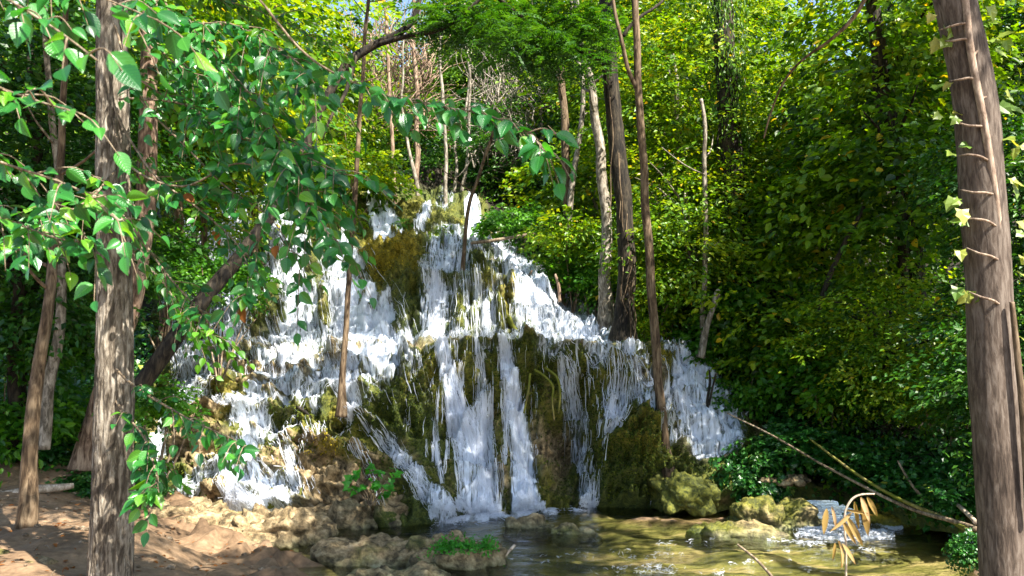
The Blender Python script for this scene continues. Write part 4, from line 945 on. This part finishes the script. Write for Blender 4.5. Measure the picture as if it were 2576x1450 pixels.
b.add(*tube([on_right(x, y) for y, x in SX[::-1]], [.018] * 7 + [.021] * 7, 8, 110, .006, .12))
b.obj('stem', M['vine'], ivp)
for y, sx, sy in [(60, -1, 8), (105, -1, -6), (205, -1, -8), (320, -1, -12), (405, -1, -16), (495, -1, -22), (575, -1, -30), (665, -1, -45), (40, 1, -18), (140, 1, -30), (255, 1, -26), (375, 1, -16), (500, 1, -22), (600, 1, -22), (720, 1, -34), (790, -1, -40), (880, 1, -20)]:
    x0 = np.interp(y, SX[:, 0], SX[:, 1]); cx = np.interp(y, RT[:, 0], RT[:, 1]); hw = np.interp(y, RT[:, 0], RT[:, 2])
    xe = cx - hw * 1.02 if sx < 0 else cx + hw * 1.1
    q = [on_right(x0 + (xe - x0) * t, y + sy * (t ** .6 if sx < 0 else t) * (.5 + abs(math.sin(y * 1.7))) + 5 * math.sin(t * 4 + y)) for t in (0, .3, .65, 1)]
    b = Buf(); b.add(*tube(q, [.007, .0075, .0065, .003], 6, 16, .012)); b.obj('tendril', M['vine'], ivp)
    for k in range(int(rng.integers(2, 5))):
        c = q[-1] + rng.normal(size=3) * np.array([.035, .03, .045]) + [sx * .03, -.03, 0]
        V, Q, at = leaves(c[None], np.array([[sx * .6, -.3, -.7]]) + .5 * rng.normal(size=(1, 3)), np.array([[sx * .3, -1, .4]]) + .4 * rng.normal(size=(1, 3)), rng.uniform(.06, .10, 1), 'ivy', rng.random(1))
        link('leaf', new_mesh('leaf', wlocal(V, ivp), Q, M['leaf_ivy_pale'], False, at), ivp)
stem('climbing_vine', 'brown loose vine hanging straight down at the right edge', 'vine',
    [(2600, 1300, 18), (2582, 1100, 18), (2562, 900, 16), (2548, 760, 12)], 4.45, 'bark_brown', None, 8, 40, .02, .1, part='stem')

# ------------------------------------------------------------------ near leafy branches
def leafy(name, parent, pts, d, ntw, lpt, leaf, twl, mat_='leaf_near', thick=.008, t0=.15, tpl='near', droop=.55, dense=1.0, spread=1.0, dry=0):
    """a branch (part) with its twigs and its leaves (sub-part)"""
    ds = np.interp(np.linspace(0, 1, len(pts)), np.linspace(0, 1, len(d)), d)
    V = np.array([P(x, y, q) for (x, y), q in zip(pts, ds)])
    b = Buf(); b.add(*tube(V, np.linspace(thick, thick * .25, len(V)), 7, 40, .03, .1))
    C, _ = resample(V, np.ones(len(V)), 80)
    ntw = int(ntw * (1.75 if parent is ltree and pts[-1][1] < 620 and ntw > 9 else 1.25)); leaf *= .84; lpt = lpt + (parent is ltree)
    pos, ax, nr, sz = [], [], [], []
    for k in range(ntw):
        q = t0 + (1 - t0) * (k + rng.random() * .8) / ntw; i = min(int(q * 79), 77)
        p0 = C[i]; tan = nrmz(C[i + 1] - C[i])
        a = rng.choice([-1, 1]) * rng.uniform(.35, 1.1)
        # twigs leave the branch mostly sideways and hang a little
        side = nrmz(np.cross(tan, UP)) * rng.choice([-1, 1]) * spread
        dr = nrmz(tan * rng.uniform(.4, 1.0) + side * rng.uniform(.1, .8) + UP * rng.uniform(-.8, .35) + np.array([0, .15, 0]) * rng.normal())
        L_ = twl * rng.uniform(.5, 1.25)
        tw = [p0, p0 + dr * L_ * .5 + UP * .02, p0 + dr * L_ - UP * droop * L_ * .35]
        b.add(*tube(tw, [thick * .35 + .001, .0022, .0012], 5, 9))
        tc, _ = resample(tw, np.ones(3), 24)
        m = max(2, int(lpt * dense * rng.uniform(.7, 1.2)))
        tn = nrmz(np.cross(dr, UP) + 1e-4)
        for j in range(m):
            f = (j + .6) / m; c = tc[min(int(f * 23), 23)]
            s_ = -1 if j % 2 else 1
            g = rng.normal(size=3)
            x_ = nrmz(tn * s_ * .75 + dr * (.55 + .6 * (j == m - 1)) - UP * droop * rng.uniform(.3, 1.25) + .28 * g)
            if j == m - 1: x_ = nrmz(dr - UP * droop * .8 + .2 * g)
            n_ = nrmz(UP * .85 + np.array([0, -.5, 0]) + .6 * rng.normal(size=3))
            pos.append(c + x_ * .012); ax.append(x_); nr.append(n_); sz.append(leaf * rng.uniform(.62, 1.2) * (.8 + .25 * math.sin(f * 3)))
    br = b.obj(name, M['twig'], parent)
    n = len(pos); rn = np.clip(rng.normal(.5, .3, n), 0, 1)
    V2, Q, at = leaves(np.array(pos), np.array(ax), np.array(nr), np.array(sz), tpl, rn)
    fo = link('foliage', new_mesh('foliage', wlocal(V2, parent), Q, M[mat_], True, at), br)
    for i in (rng.choice(n, dry, replace=False) if dry else ()):
        V2, Q, at = leaves(np.array(pos)[[i]] + [0, -.03, -.05], np.array([[.1, -.1, -1]]) + .3 * rng.normal(size=(1, 3)), np.array([[0, -1, .2]]) + .4 * rng.normal(size=(1, 3)), np.array(sz)[[i]] * 1.1, 'near', None)
        link('withered_leaf', new_mesh('withered_leaf', wlocal(V2, parent), Q, M['leaf_brown'], True, at), br)
    return br
# branches of the ridged foreground tree
for pts, d, ntw, lpt, leaf, twl, dry in [
    ([(290, -140), (420, 20), (540, 140), (660, 290), (740, 420), (790, 540)], (4.6, 3.9), 24, 9, .105, .34, 0),
    ([(286, 60), (350, 230), (480, 380), (570, 470), (680, 560), (760, 690)], (4.9, 3.9), 12, 7, .095, .28, 1),
    ([(286, 260), (380, 430), (520, 540), (600, 630), (640, 760)], (4.9, 3.9), 13, 7, .09, .26, 2),
    ([(290, 520), (380, 640), (480, 760), (520, 790)], (4.8, 4.3), 10, 6, .08, .24, 0),
    ([(285, -100), (420, 40), (580, 60), (700, 130), (800, 220)], (4.7, 3.8), 22, 8, .10, .32, 0),
    ([(288, 430), (230, 500), (120, 560), (20, 610)], (4.8, 3.4), 12, 7, .10, .3, 0),
    ([(286, 300), (330, 420), (460, 470), (600, 410), (720, 480), (820, 580), (840, 660)], (4.9, 3.6), 11, 6, .10, .3, 1),
    ([(292, 930), (380, 1000), (450, 1040), (560, 1090), (640, 1130)], (4.9, 3.9), 11, 7, .085, .22, 0),
    ([(292, 1010), (360, 1090), (390, 1170), (400, 1240)], (4.9, 4.3), 12, 7, .10, .22, 0),
    ([(300, 250), (460, 260), (560, 330), (720, 380), (860, 440)], (4.9, 4.0), 22, 9, .095, .34, 0),
    ([(300, 20), (420, 140), (560, 240), (700, 420), (760, 520)], (4.9, 4.3), 22, 9, .095, .34, 0)]:
    leafy('branch', ltree, pts, d, ntw, lpt, leaf, twl, dry=dry)
for pts, d in [([(300, 40), (460, 120), (640, 180), (800, 260)], (6.2, 6.6)), ([(300, 160), (440, 260), (600, 330), (780, 380)], (6.0, 6.4)), ([(310, -60), (480, -20), (660, 30), (820, 110)], (6.2, 6.8)), ([(320, 620), (420, 720), (480, 820), (560, 850)], (6.4, 6.8))]:
    leafy('branch', ltree, pts, d, 15, 9, .10, .42, 'leaf_mid')
leafy('branch', ltree, [(600, -60), (760, 130), (930, 225), (1080, 262), (1200, 285), (1320, 330), (1370, 385)], (3.6, 2.9), 16, 4, .10, .16, t0=.25, spread=.4, thick=.006)
# a neighbouring tree whose trunk stands out of the picture on the left
otree, oV = stem('tree', 'tree at the left edge holding big glossy leaves over the upper left corner', 'tree',
    [(-620, 1500, 150), (-640, 800, 140), (-640, 200, 130), (-620, -200, 120)], 3.2, 'bark_grey', None, 24, 60, .01, .1, .03, 1.5, crown=[('dark', (.3, .3, 1.2), .7)])
for pts, d, ntw, lpt, leaf, twl in [
    ([(-640, -60), (-250, -60), (-40, -20), (110, 50), (230, 150)], (3.1, 1.9), 8, 4, .095, .16),
    ([(-640, 120), (-200, 160), (20, 230), (180, 280)], (3.1, 2.3), 10, 5, .09, .2),
    ([(-640, 400), (-200, 360), (40, 420), (200, 480), (300, 560)], (3.1, 2.7), 14, 6, .09, .24),
    ([(-640, 500), (-200, 480), (0, 540), (150, 600), (260, 620)], (3.1, 2.9), 12, 6, .09, .22),
    ([(-640, -100), (-200, -160), (150, -40), (420, 60)], (3.1, 2.4), 12, 6, .095, .24)]:
    leafy('branch', otree, pts, d, ntw, lpt, leaf, twl)

# ------------------------------------------------------------------ shrubs, ivy mounds and small plants
def shrub(label, X, Y, d, key, s, name='shrub', cat='shrub', group=None, stems=True):
    c = P(X, Y, d); sv = np.array([s, s, s]) if np.isscalar(s) else np.array(s)
    z0 = min(ground_at(c[0], c[1]), c[2] - .2 * sv[2])
    t = thing(name, label, cat, (c[0], c[1], z0), group)
    if stems:
        b = Buf()
        for k in range(5):
            e = c + rng.normal(size=3) * .35 * sv; b0 = np.array([c[0], c[1], z0 - .05])
            b.add(*tube([b0, (b0 + e) / 2 + rng.normal(size=3) * .06, e], [.016, .012, .005], 5, 10, .03))
        b.obj('stem', M['twig'], t)
    put_crown(key, t, c, tuple(sv), name='foliage')
    return t
SHR = 'shrubs along the edge of the fall'
for a in [
  ('light green shrub hanging over the fall right of the fallen grey log', 1440, 590, 14.6, 'shrub_bright', 1.0),
  ('low leafy shrub at the foot of the twin trunks', 1500, 690, 14.6, 'shrub', .95),
  ('shrub with pale clustered leaves on the fallen grey log', 1290, 560, 16.2, 'shrub', .95),
  ('dark shrub shading the right edge of the upper cascade', 1420, 690, 14.9, 'shrub', .8),
  ('bright yellow green shrub left of the top cascade', 900, 430, 18.3, 'shrub_bright', 1.35),
  ('yellow green bush overhanging the left end of the top cascade', 870, 560, 17.6, 'shrub_bright', .7),
  ('small fern green shrub between the two top cascades', 1125, 590, 17.2, 'shrub_bright', .42),
  ('low green plant on the ledge between the top cascades', 1025, 575, 17.8, 'shrub', .4),
  ('small yellow green shrub at the foot of the vine hung trunk', 1610, 830, 12.9, 'shrub_bright', .42),
  ('olive shrub above the crest of the right cascade', 1790, 880, 12.8, 'shrub', .8),
  ('shrub hanging over the right edge of the right cascade', 1880, 1000, 12.0, 'shrub', .7),
  ('green shrub behind the thin brown trunk at mid height', 1680, 700, 13.6, 'shrub_bright', .95),
  ('green bush right of the bleached stem', 1880, 760, 13.4, 'shrub', 1.2),
  ('bush in the gap under the dusky right hand trees', 2110, 960, 11.3, 'shrub', 1.1),
  ('yellow green bush lit between the shadows on the far right', 2380, 1000, 9.8, 'shrub_bright', .6),
  ('thin leaved shrub over the left edge of the left falls', 430, 640, 12.6, 'shrub', 1.0),
  ('leafy shrub in front of the left falls', 560, 700, 11.5, 'shrub', .75),
  ('bush at the foot of the leaning trunk', 400, 1010, 9.0, 'shrub', .55),
  ('green bush at the back of the mud bank on the far left', 60, 1060, 9.2, 'shrub', .9),
  ('shrub high on the far left behind the slender trunk', 60, 840, 9.4, 'shrub', 1.0)]:
    shrub(*a, group=SHR)
IV = 'ivy mounds on the banks'
for a in [
  ('pale glossy ivy mound at the left end of the right bank', 1890, 1185, 10.6, 'ivy', (.62, .62, .8)),
  ('ivy mound arching over the dark hollow by the stream', 2010, 1120, 10.7, 'ivy', (.8, .8, .55)),
  ('ivy mound on the bank right of the dark hollow', 2190, 1150, 10.3, 'ivy', (.85, .8, .6)),
  ('dark ivy mound behind the fallen poles on the right', 2330, 1210, 9.6, 'ivy', (.75, .7, .6)),
  ('ivy mound beside the foot of the right trunk', 2420, 1240, 8.8, 'ivy', (.5, .6, .45)),
  ('bright ivy tuft at the bottom of the right trunk', 2440, 1385, 6.6, 'ivy', (.26, .26, .3)),
  ('sunlit ivy tuft behind the ridged trunk on the mud bank', 215, 1215, 8.9, 'ivy', (.4, .4, .3)),
  ('ivy mound at the back of the left mud bank', 110, 1150, 9.3, 'ivy', (.6, .5, .5)),
  ('ivy tuft low between ridged trunk and left cascade', 375, 1215, 9.0, 'ivy', (.28, .28, .35)),
  ('low ivy patch at the far left edge of the mud', -10, 1180, 9.2, 'ivy', (.6, .5, .4))]:
    shrub(*a, name='ivy_mound', cat='ivy', group=IV, stems=False)
# fig like young plant on the sunlit rock
fp = P(932, 1275, 9.35)
yp = thing('young_plant', 'bright green young plant with lobed leaves growing on the sunlit rock', 'plant', fp)
b = Buf(); pp = []
for X, Y in [(890, 1205), (905, 1185), (930, 1178), (955, 1190), (985, 1200), (975, 1225), (945, 1225), (915, 1230), (895, 1235), (965, 1250), (880, 1225), (940, 1205), (992, 1188)]:
    e = P(X, Y, 9.3 + rng.uniform(-.1, .1)); b.add(*tube([fp, fp * .5 + e * .5 + [0, 0, .02], e], [.007, .005, .003], 5, 8))
    n = 4; pp.append((e + .02 * rng.normal(size=(n, 3)), np.array([[(X - 932) / 50., -.4, -.1]]) + .7 * rng.normal(size=(n, 3)), np.array([[0, -.6, .8]]) + .3 * rng.normal(size=(n, 3)), rng.uniform(.08, .12, n), rng.random(n)))
b.obj('stem', M['twig'], yp); leaf_obj('foliage', pp, 'ivy', M['leaf_fig'], yp)
# dry stem with drooping yellow leaves, close to the camera
dp = P(2128, 1475, 3.6)
dt = thing('withered_plant', 'withered stem with drooping yellow and tan leaves close by the stream', 'plant', dp)
b = Buf(); b.add(*tube([dp, P(2128, 1380, 3.6), P(2124, 1300, 3.6), P(2140, 1260, 3.6), P(2165, 1245, 3.6), P(2200, 1243, 3.6)], [.005, .005, .005, .005, .004, .003], 6, 30)); b.obj('stem', M['wood_pale'], dt)
for X, Y, X2, Y2, w_ in [(2165, 1252, 2190, 1310, .9), (2180, 1250, 2212, 1300, 1), (2172, 1255, 2183, 1345, 1), (2150, 1262, 2160, 1330, .7), (2080, 1280, 2072, 1340, 1), (2090, 1275, 2110, 1330, .8), (2120, 1310, 2150, 1365, 1), (2130, 1300, 2170, 1370, 1), (2100, 1365, 2098, 1410, 1), (2108, 1362, 2132, 1420, 1.1), (2118, 1368, 2155, 1416, 1), (2140, 1290, 2100, 1335, .7), (2130, 1285, 2190, 1292, .6)]:
    a, e = P(X, Y, 3.58), P(X2, Y2, 3.5 + rng.uniform(0, .1)); L_ = np.linalg.norm(e - a); w_ *= .8
    V, Q, at = leaves(a[None], (e - a)[None], np.array([[rng.normal() * .4, -1, .3]]), np.array([L_ * 1.05]), 'long', rng.random(1), 1.1 * w_)
    link('leaf', new_mesh('leaf', wlocal(V, dt), Q, M['leaf_dry'], True, at), dt)

# ------------------------------------------------------------------ fallen wood
def stick(name, label, cat, pts, d, bark, group=None, wob=.01, off=None, n=40):
    ds = np.broadcast_to(np.asarray(d, float), (len(pts),))
    V = np.array([P(x, y, q) for (x, y, w_), q in zip(pts, ds)]); rd = np.array([w_ / 2 / F * q for (x, y, w_), q in zip(pts, ds)])
    b = Buf(); b.add(*tube(V, rd, 8, n, wob, .14)); o = b.obj(name, M[bark], None, True, V[0])
    return tag(o, label, cat, group)
def on_rock(pts, off=.08):
    return [float(surf(np.array([x]), np.array([y]))[0, 1]) - off for x, y, w_ in pts]
p_ = [(2455, 1330, 13), (2400, 1312, 12), (2270, 1272, 9), (2100, 1186, 6), (1960, 1105, 5), (1830, 1040, 3)]
stick('fallen_pole', 'long bare pole leaning from the stream bank up to the right cascade', 'branch', p_, [8.1, 8.4, 9.0, 9.6, 10.2, 10.8], 'twig')
p_ = [(2440, 1340, 14), (2390, 1310, 12), (2260, 1255, 9), (2150, 1190, 7), (2040, 1105, 5)]
stick('fallen_pole', 'shorter thin pole lying beside the long bare pole', 'branch', p_, [8.0, 8.5, 9.0, 9.4, 9.8], 'bark_moss')
stick('fallen_branch', 'curved thin branch standing in the ivy above the poles', 'branch', [(2385, 1305, 9), (2330, 1260, 8), (2290, 1215, 7), (2258, 1160, 5)], [8.7, 8.9, 9.1, 9.3], 'twig')
stick('fallen_branch', 'pale short branch on the ivy bank near the right trunk', 'branch', [(2455, 1315, 13), (2420, 1280, 10), (2390, 1255, 7)], [8.2, 8.5, 8.8], 'wood_pale')
p_ = [(1185, 612, 9), (1260, 602, 9), (1345, 588, 8), (1440, 575, 7)]
stick('fallen_log', 'grey log lying across the crest of the upper cascade', 'log', p_, [15.1, 15.1, 15.1, 15.1], 'twig')
p_ = [(1195, 632, 14), (1225, 668, 16), (1250, 695, 16), (1266, 732, 12)]
stick('fallen_log', 'yellow mossy log slanting down the upper cascade', 'log', p_, on_rock(p_, .2), 'bark_moss')
p_ = [(1278, 800, 16), (1296, 832, 13), (1322, 848, 10), (1330, 868, 9)]
stick('root', 'tan crooked root bent over the crest of the middle fall', 'root', p_, on_rock(p_, .15), 'bark_moss')
p_ = [(935, 620, 7), (1000, 612, 7), (1060, 602, 6)]
stick('fallen_log', 'pale thin log lying below the top left cascade', 'log', p_, on_rock(p_, .15), 'wood_pale')
stick('snag', 'dark broken stub sticking out of the left crest', 'snag', [(578, 945, 11), (588, 915, 9), (596, 893, 5)], 12.2, 'bark_dark')
stick('snag', 'short dark stub in the water right of the broken stub', 'snag', [(636, 945, 12), (636, 925, 9), (634, 905, 5)], 12.0, 'bark_dark')
stick('stump', 'small mossy stump in the pool at the foot of the left cascade', 'stump', [(683, 1275, 20), (684, 1255, 17), (682, 1228, 13)], 9.9, 'bark_moss')
stick('stump', 'thin dark peg standing right of the mossy stump', 'stump', [(750, 1268, 8), (754, 1245, 7), (759, 1226, 4)], 9.9, 'bark_moss')
p_ = [(738, 1018, 13), (752, 1026, 12), (770, 1040, 9), (780, 1054, 6)]
stick('stick', 'short dark stick stranded on a mossy step of the left cascade', 'stick', p_, on_rock(p_, .1), 'bark_dark')
stick('stick', 'pale stick leaning out of the shallow water beside the mossy ledge', 'stick', [(1240, 1424, 8), (1270, 1398, 8), (1296, 1372, 7)], [7.6, 7.75, 7.9], 'wood_pale')
stick('stick', 'dark wet stick lying on the muddy edge', 'stick', [(795, 1388, 8), (825, 1376, 7)], [8.1, 8.25], 'bark_dark')
stick('stick', 'brown twig rising from the water at the bottom right', 'stick', [(1945, 1455, 8), (1905, 1410, 7), (1855, 1370, 5)], [6.3, 6.5, 6.7], 'twig')
stick('twig', 'forked dark twig standing in the right cascade', 'twig', [(1776, 1090, 9), (1782, 1050, 8), (1780, 1010, 7), (1787, 960, 6), (1785, 930, 4)], 11.5, 'bark_dark')
stick('twig', 'thin dark stem leaning beside the forked twig', 'twig', [(1784, 1020, 6), (1792, 980, 5), (1802, 940, 4)], 11.45, 'bark_dark')
stick('root', 'pale bare root lying across the back of the mud bank', 'root', [(-40, 1255, 20), (40, 1240, 20), (95, 1232, 22), (140, 1228, 20), (185, 1222, 14)], [8.3, 8.35, 8.4, 8.5, 8.6], 'wood_pale')
for k, (lb, pts) in enumerate([('hanging root looped at the lip of the dark recess', [(1345, 930, 6), (1375, 950, 6), (1392, 975, 6), (1390, 1010, 5), (1395, 1060, 4)]),
    ('straight hanging root left of the looped root', [(1335, 940, 6), (1330, 985, 6), (1318, 1040, 4)]),
    ('thick bent root at the top of the dark recess', [(1372, 925, 7), (1402, 950, 7), (1410, 990, 6), (1405, 1040, 4)])]):
    dd = [11.05 - .1 * (i > 0) for i in range(len(pts))]
    stick('root', lb, 'root', pts, dd, 'bark_moss', 'roots hanging at the dark recess')
stick('twig', 'reddish broken branch at the right edge of the upper cascade', 'branch', [(1325, 735, 8), (1330, 700, 9), (1338, 680, 6)], 14.3, 'bark_red')
stick('twig', 'rust coloured stub in the shade right of the reddish branch', 'branch', [(1408, 760, 8), (1405, 720, 8), (1396, 690, 6)], 14.2, 'bark_red')

# ------------------------------------------------------------------ boulders and ledges in front of the barrier
def boulder(name, label, X, Y, z, size, seed, moss_=.6, gold_=.4, sub=96, cat='rock', flat_=0.0, group=None):
    n = sub; u = np.linspace(0, math.pi, n // 2); v = np.linspace(0, 2 * math.pi, n, endpoint=False)
    U, V_ = np.meshgrid(u, v, indexing='ij')
    D = np.stack([np.sin(U) * np.cos(V_), np.sin(U) * np.sin(V_), np.cos(U)], -1)
    sq = np.sign(D) * np.abs(D) ** .72
    p = sq * np.array(size); w_ = p + seed * 7.7
    w2 = w_ + .1 * np.stack([vn(w_ * 4), vn(w_ * 4 + 5), vn(w_ * 4 + 9)], -1)
    a = .42 * np.abs(vn(w2 * 2.4)) + .34 * np.abs(vn(w2 * 5.5)) + .17 * np.abs(vn(w_ * 13)) + .07 * np.abs(vn(w_ * 31))
    p = p * (1 + .22 * fbm(w_ * 1.3, 2))[..., None] + D * (a - .3)[..., None] * np.clip(min(size), .12, .2) * 2.2
    i = (np.arange(n // 2 - 1)[:, None] * n); j = np.arange(n)[None]; j2 = (j + 1) % n
    Q = np.stack([i + j, i + n + j, i + n + j2, i + j2], -1).reshape(-1, 4)
    c = G(X, Y, z); c[2] = z
    mo = np.clip(moss_ - .4 + .4 * fbm(w_ * 2, 2) + .2 * (D[..., 2] - .3), -.8, 1.4)
    o = link(name, new_mesh(name, p.reshape(-1, 3), Q, M['rock'], True, dict(moss=mo, wet=np.clip(.7 - (p[..., 2] + z) * 6, 0, .9), gold=np.full(mo.shape, gold_))), None, c)
    o.rotation_euler = (0, 0, seed * 1.3)
    return tag(o, label, cat, group)
boulder('rock', 'low tan ledge with fern green moss in the foreground water', 1150, 1405, .02, (.5, .3, .17), 0.0, .2, .15)
boulder('rock', 'flat brown mossy ledge left of the ferny ledge', 960, 1405, -.01, (.62, .36, .16), 2.4, .05, .2)
boulder('rock', 'small brown rock between ledge and muddy edge', 890, 1420, -.03, (.22, .2, .1), 4.0, .1, .3)
boulder('rock', 'wet low rock at the very bottom beside the mud', 1010, 1462, -.04, (.5, .25, .1), 5.1, .0, .2)
boulder('rock', 'rounded sunlit tan rock beside the small bank cascade', 690, 1340, .08, (.62, .4, .2), 4.84, -.1, .4)
boulder('rock', 'brown rock at the mouth of the small bank cascade', 610, 1345, .05, (.3, .3, .16), 9.7, .0, .3)
boulder('rock', 'wide ochre rock shelf under the young plant', 870, 1312, .02, (.75, .4, .2), 9.67, .0, .7)
boulder('rock', 'dark earthy rock left of the small bank cascade', 440, 1310, .16, (.55, .4, .16), 14.5, .05, .2)
boulder('rock', 'pale rock just above water in the middle of the stream', 1330, 1336, -.05, (.3, .18, .12), 0.1, -.1, .4)
boulder('rock', 'small brown rock breaking the surface right of the pale rock', 1440, 1350, -.05, (.3, .16, .1), 2.45, .1, .4)
boulder('rock', 'mossy rounded rock between pool and side stream', 1935, 1310, .03, (.42, .34, .2), 7.3, .6, .25)
boulder('rock', 'low olive rock in front of the mossy rounded rock', 1850, 1352, -.05, (.55, .24, .11), 9.6, .55, .3)
boulder('rock', 'yellow mossed rock at the right of the side stream', 2270, 1310, .02, (.45, .3, .15), 12.1, .9, .8)
boulder('rock', 'grey rock under the mossy bank by the thin brown trunk', 1800, 1235, .2, (.38, .3, .22), 2.5, .1, .2)
boulder('rock', 'brown rock stacked above the grey rock', 1810, 1190, .42, (.4, .3, .2), 4.9, .2, .2)
boulder('rock', 'small brown rock at the foot of the thin brown trunk', 1735, 1240, .18, (.3, .25, .2), 7.2, .15, .2)
boulder('rock', 'bluish grey slab jutting over the dark hollow', 1972, 1208, .42, (.3, .25, .05), 9.4, -.6, .1)
boulder('rock', 'dark mossy stone at the bottom left corner', 60, 1445, .34, (.34, .3, .1), 14.2, .5, .3)
boulder('rock', 'rounded mossy lump at the foot of the thin dark sapling', 856, 1046, 1.22, (.13, .13, .2), 3.3, 1.1, .35)
boulder('rock', 'earthy mossy bank rock carrying the thin brown trunk', 1712, 1236, .27, (.55, .36, .24), 6.1, 1.5, .15)
# fern green moss on the ledge
for lb, X, Y, rx, n in [('thick green moss cushion on the ferny ledge', 1150, 1385, .26, 900), ('small bright fern tuft at the right end of the ferny ledge', 1228, 1378, .09, 320)]:
    c = G(X, Y, .14); q = rng.normal(size=(n, 3)) * np.array([rx * .45, .1, .035])
    q[:, 2] = np.abs(q[:, 2]) * 1.2 - .4 * np.maximum(0, np.abs(q[:, 0]) - rx * .6)
    tag(leaf_obj('moss', [(c + q, np.array([[0, -.6, .5]]) + .7 * rng.normal(size=(n, 3)), np.array([[0, -.4, 1]]) + .4 * rng.normal(size=(n, 3)), rng.uniform(.02, .045, n), rng.random(n))], 'mid', M['leaf_fig'], None, c), lb, 'moss')
# mossy tufts over the tufa: short green and golden blades in the moss cushions
n = 240000
X = rng.uniform(385, 1900, n); Y = rng.uniform(490, 1290, n)
ix = np.clip(np.searchsorted(gx, X), 0, len(gx) - 1); iy = np.clip(((1364 - Y) / 3.6).astype(int), 0, len(gy) - 1)
lim = np.interp(X, YTOP[:, 0], YTOP[:, 1]); yb = np.interp(X, BASE[:, 0], BASE[:, 1])
ok = (Y > lim) & (Y < yb - 4) & (WET[iy, ix] < .35) & (moss[iy, ix] + .35 * rng.normal(size=n) > .62)
X, Y, ix, iy = X[ok], Y[ok], ix[ok], iy[ok]
p = surf(X, Y); n = len(p); go = gold[iy, ix]
for nm, sel, mt, lb in [('moss', go < .5, 'moss_green', 'dark green moss growing over the tufa steps'), ('moss', go >= .5, 'moss_gold', 'golden olive moss growing over the tufa knolls')]:
    if mt == 'moss_green': M[mt] = leaf_mat(mt, [(0, (.015, .03, .004)), (.6, (.05, .075, .006)), (1, (.12, .14, .012))], (1.6, 1.5, .4), .3, .6, .2)
    else: M[mt] = leaf_mat(mt, [(0, (.07, .06, .004)), (.6, (.25, .2, .008)), (1, (.42, .32, .02))], (1.4, 1.3, .4), .3, .6, .2)
    m = int(sel.sum())
    tag(leaf_obj(nm, [(p[sel] + np.array([0, -.01, .01]), np.array([[0, -.8, -.5]]) + .7 * rng.normal(size=(m, 3)), np.array([[0, -.6, .9]]) + .5 * rng.normal(size=(m, 3)), rng.uniform(.018, .045, m), rng.random(m))], 'far', M[mt]), lb, 'moss', kind='stuff')

# ------------------------------------------------------------------ unseen trees added to shade the scene, crowns above the picture
for lb, bx, by, c, key, sc2 in [
    ('tall unseen tree added for shade behind the viewpoint', 1.6, -2.0, (2.7, 1.9, 7.4), 'dark', .82),
    ('unseen tree added for shade left of the viewpoint with a broad crown', -4.2, .2, (-3.2, .6, 6.8), 'dark', .9),
    ('slender unseen tree added for shade beyond the right edge of the picture', 8.2, 8.0, (7.3, 8.2, 8.6), 'forest', 1.0),
    ('unseen tree added for shade right of the picture on the stream bank', 6.0, 5.0, (4.4, 6.7, 8.3), 'dark', 1.2)]:
    z0 = float(ground_z(np.array([bx]), np.array([by]))[0]) - .1
    t = thing('tree', lb, 'tree', (bx, by, z0))
    b = Buf(); b.add(*tube([(bx, by, z0), (bx, by, 2.5), (bx * .6 + c[0] * .4, by * .6 + c[1] * .4, 5), c], [.16, .14, .11, .04], 12, 30, .05, .1)); b.obj('trunk', M['bark_brown'], t)
    put_crown(key, t, np.array(c), sc2)
# bare brushwood
def thicket(label, X0, X1, Y0, Y1, d, n, bark):
    c = P((X0 + X1) / 2, Y1, d); c[2] = ground_at(c[0], c[1])
    t = thing('brushwood', label, 'brushwood', c); b = Buf()
    for k in range(n):
        x, y = rng.uniform(X0, X1), rng.uniform(Y0, Y1); a = rng.normal(-math.pi / 2, .9); L_ = rng.uniform(40, 150)
        p0 = P(x, y, d + rng.normal() * .5); p1 = P(x + L_ * math.cos(a), y + L_ * math.sin(a), d + rng.normal() * .5); r0 = rng.uniform(.008, .022)
        b.add(*tube([p0, (p0 + p1) / 2 + .18 * rng.normal(size=3), p1], [r0, r0 * .8, r0 * .3], 4, 9, .12))
    b.obj('twigs', M[bark], t)
thicket('tangle of bare pinkish twigs at the head of the fall under the arching branch', 880, 1080, 100, 330, 21, 330, 'bark_red')
thicket('tangle of pale bare twigs between the saplings and twin trunks', 1190, 1360, 200, 430, 20, 220, 'bark_pale')

# fallen leaves, twigs and pebbles on the mud
def on_bank(n, x0, x1, y0, y1):
    x = rng.uniform(x0, x1, n); y = rng.uniform(y0, y1, n); z = ground_z(x, y); ok = z > .06
    return np.stack([x, y, z + .006], -1)[ok]
q = on_bank(900, -7, -.8, 4.2, 9.6); n = len(q)
tag(leaf_obj('leaf_litter', [(q, rdir(n) * np.array([1, 1, .15]), UP + .25 * rdir(n), rng.uniform(.025, .065, n), rng.random(n))], 'mid', M['leaf_brown']), 'dead brown leaves scattered over the mud bank', 'leaf litter', kind='stuff')
b = Buf()
for c in on_bank(110, -6.5, -.9, 4.5, 9.4):
    a = rng.random() * 6.28; L_ = rng.uniform(.06, .3); d_ = np.array([math.cos(a), math.sin(a), .05]) * L_
    b.add(*tube([c, c + d_ * .5 + [0, 0, .012], c + d_], [.004, .004, .002], 5, 6, .02))
for c in on_bank(260, -6.5, -.9, 4.5, 9.4):
    r_ = rng.uniform(.008, .035); b.add(*tube([c - [r_, 0, 0], c, c + [r_, 0, 0]], [r_ * .3, r_ * .75, r_ * .3], 7, 6, 0, .5))
tag(b.obj('litter', M['twig']), 'small twigs and pebbles strewn on the mud bank', 'litter', kind='stuff')
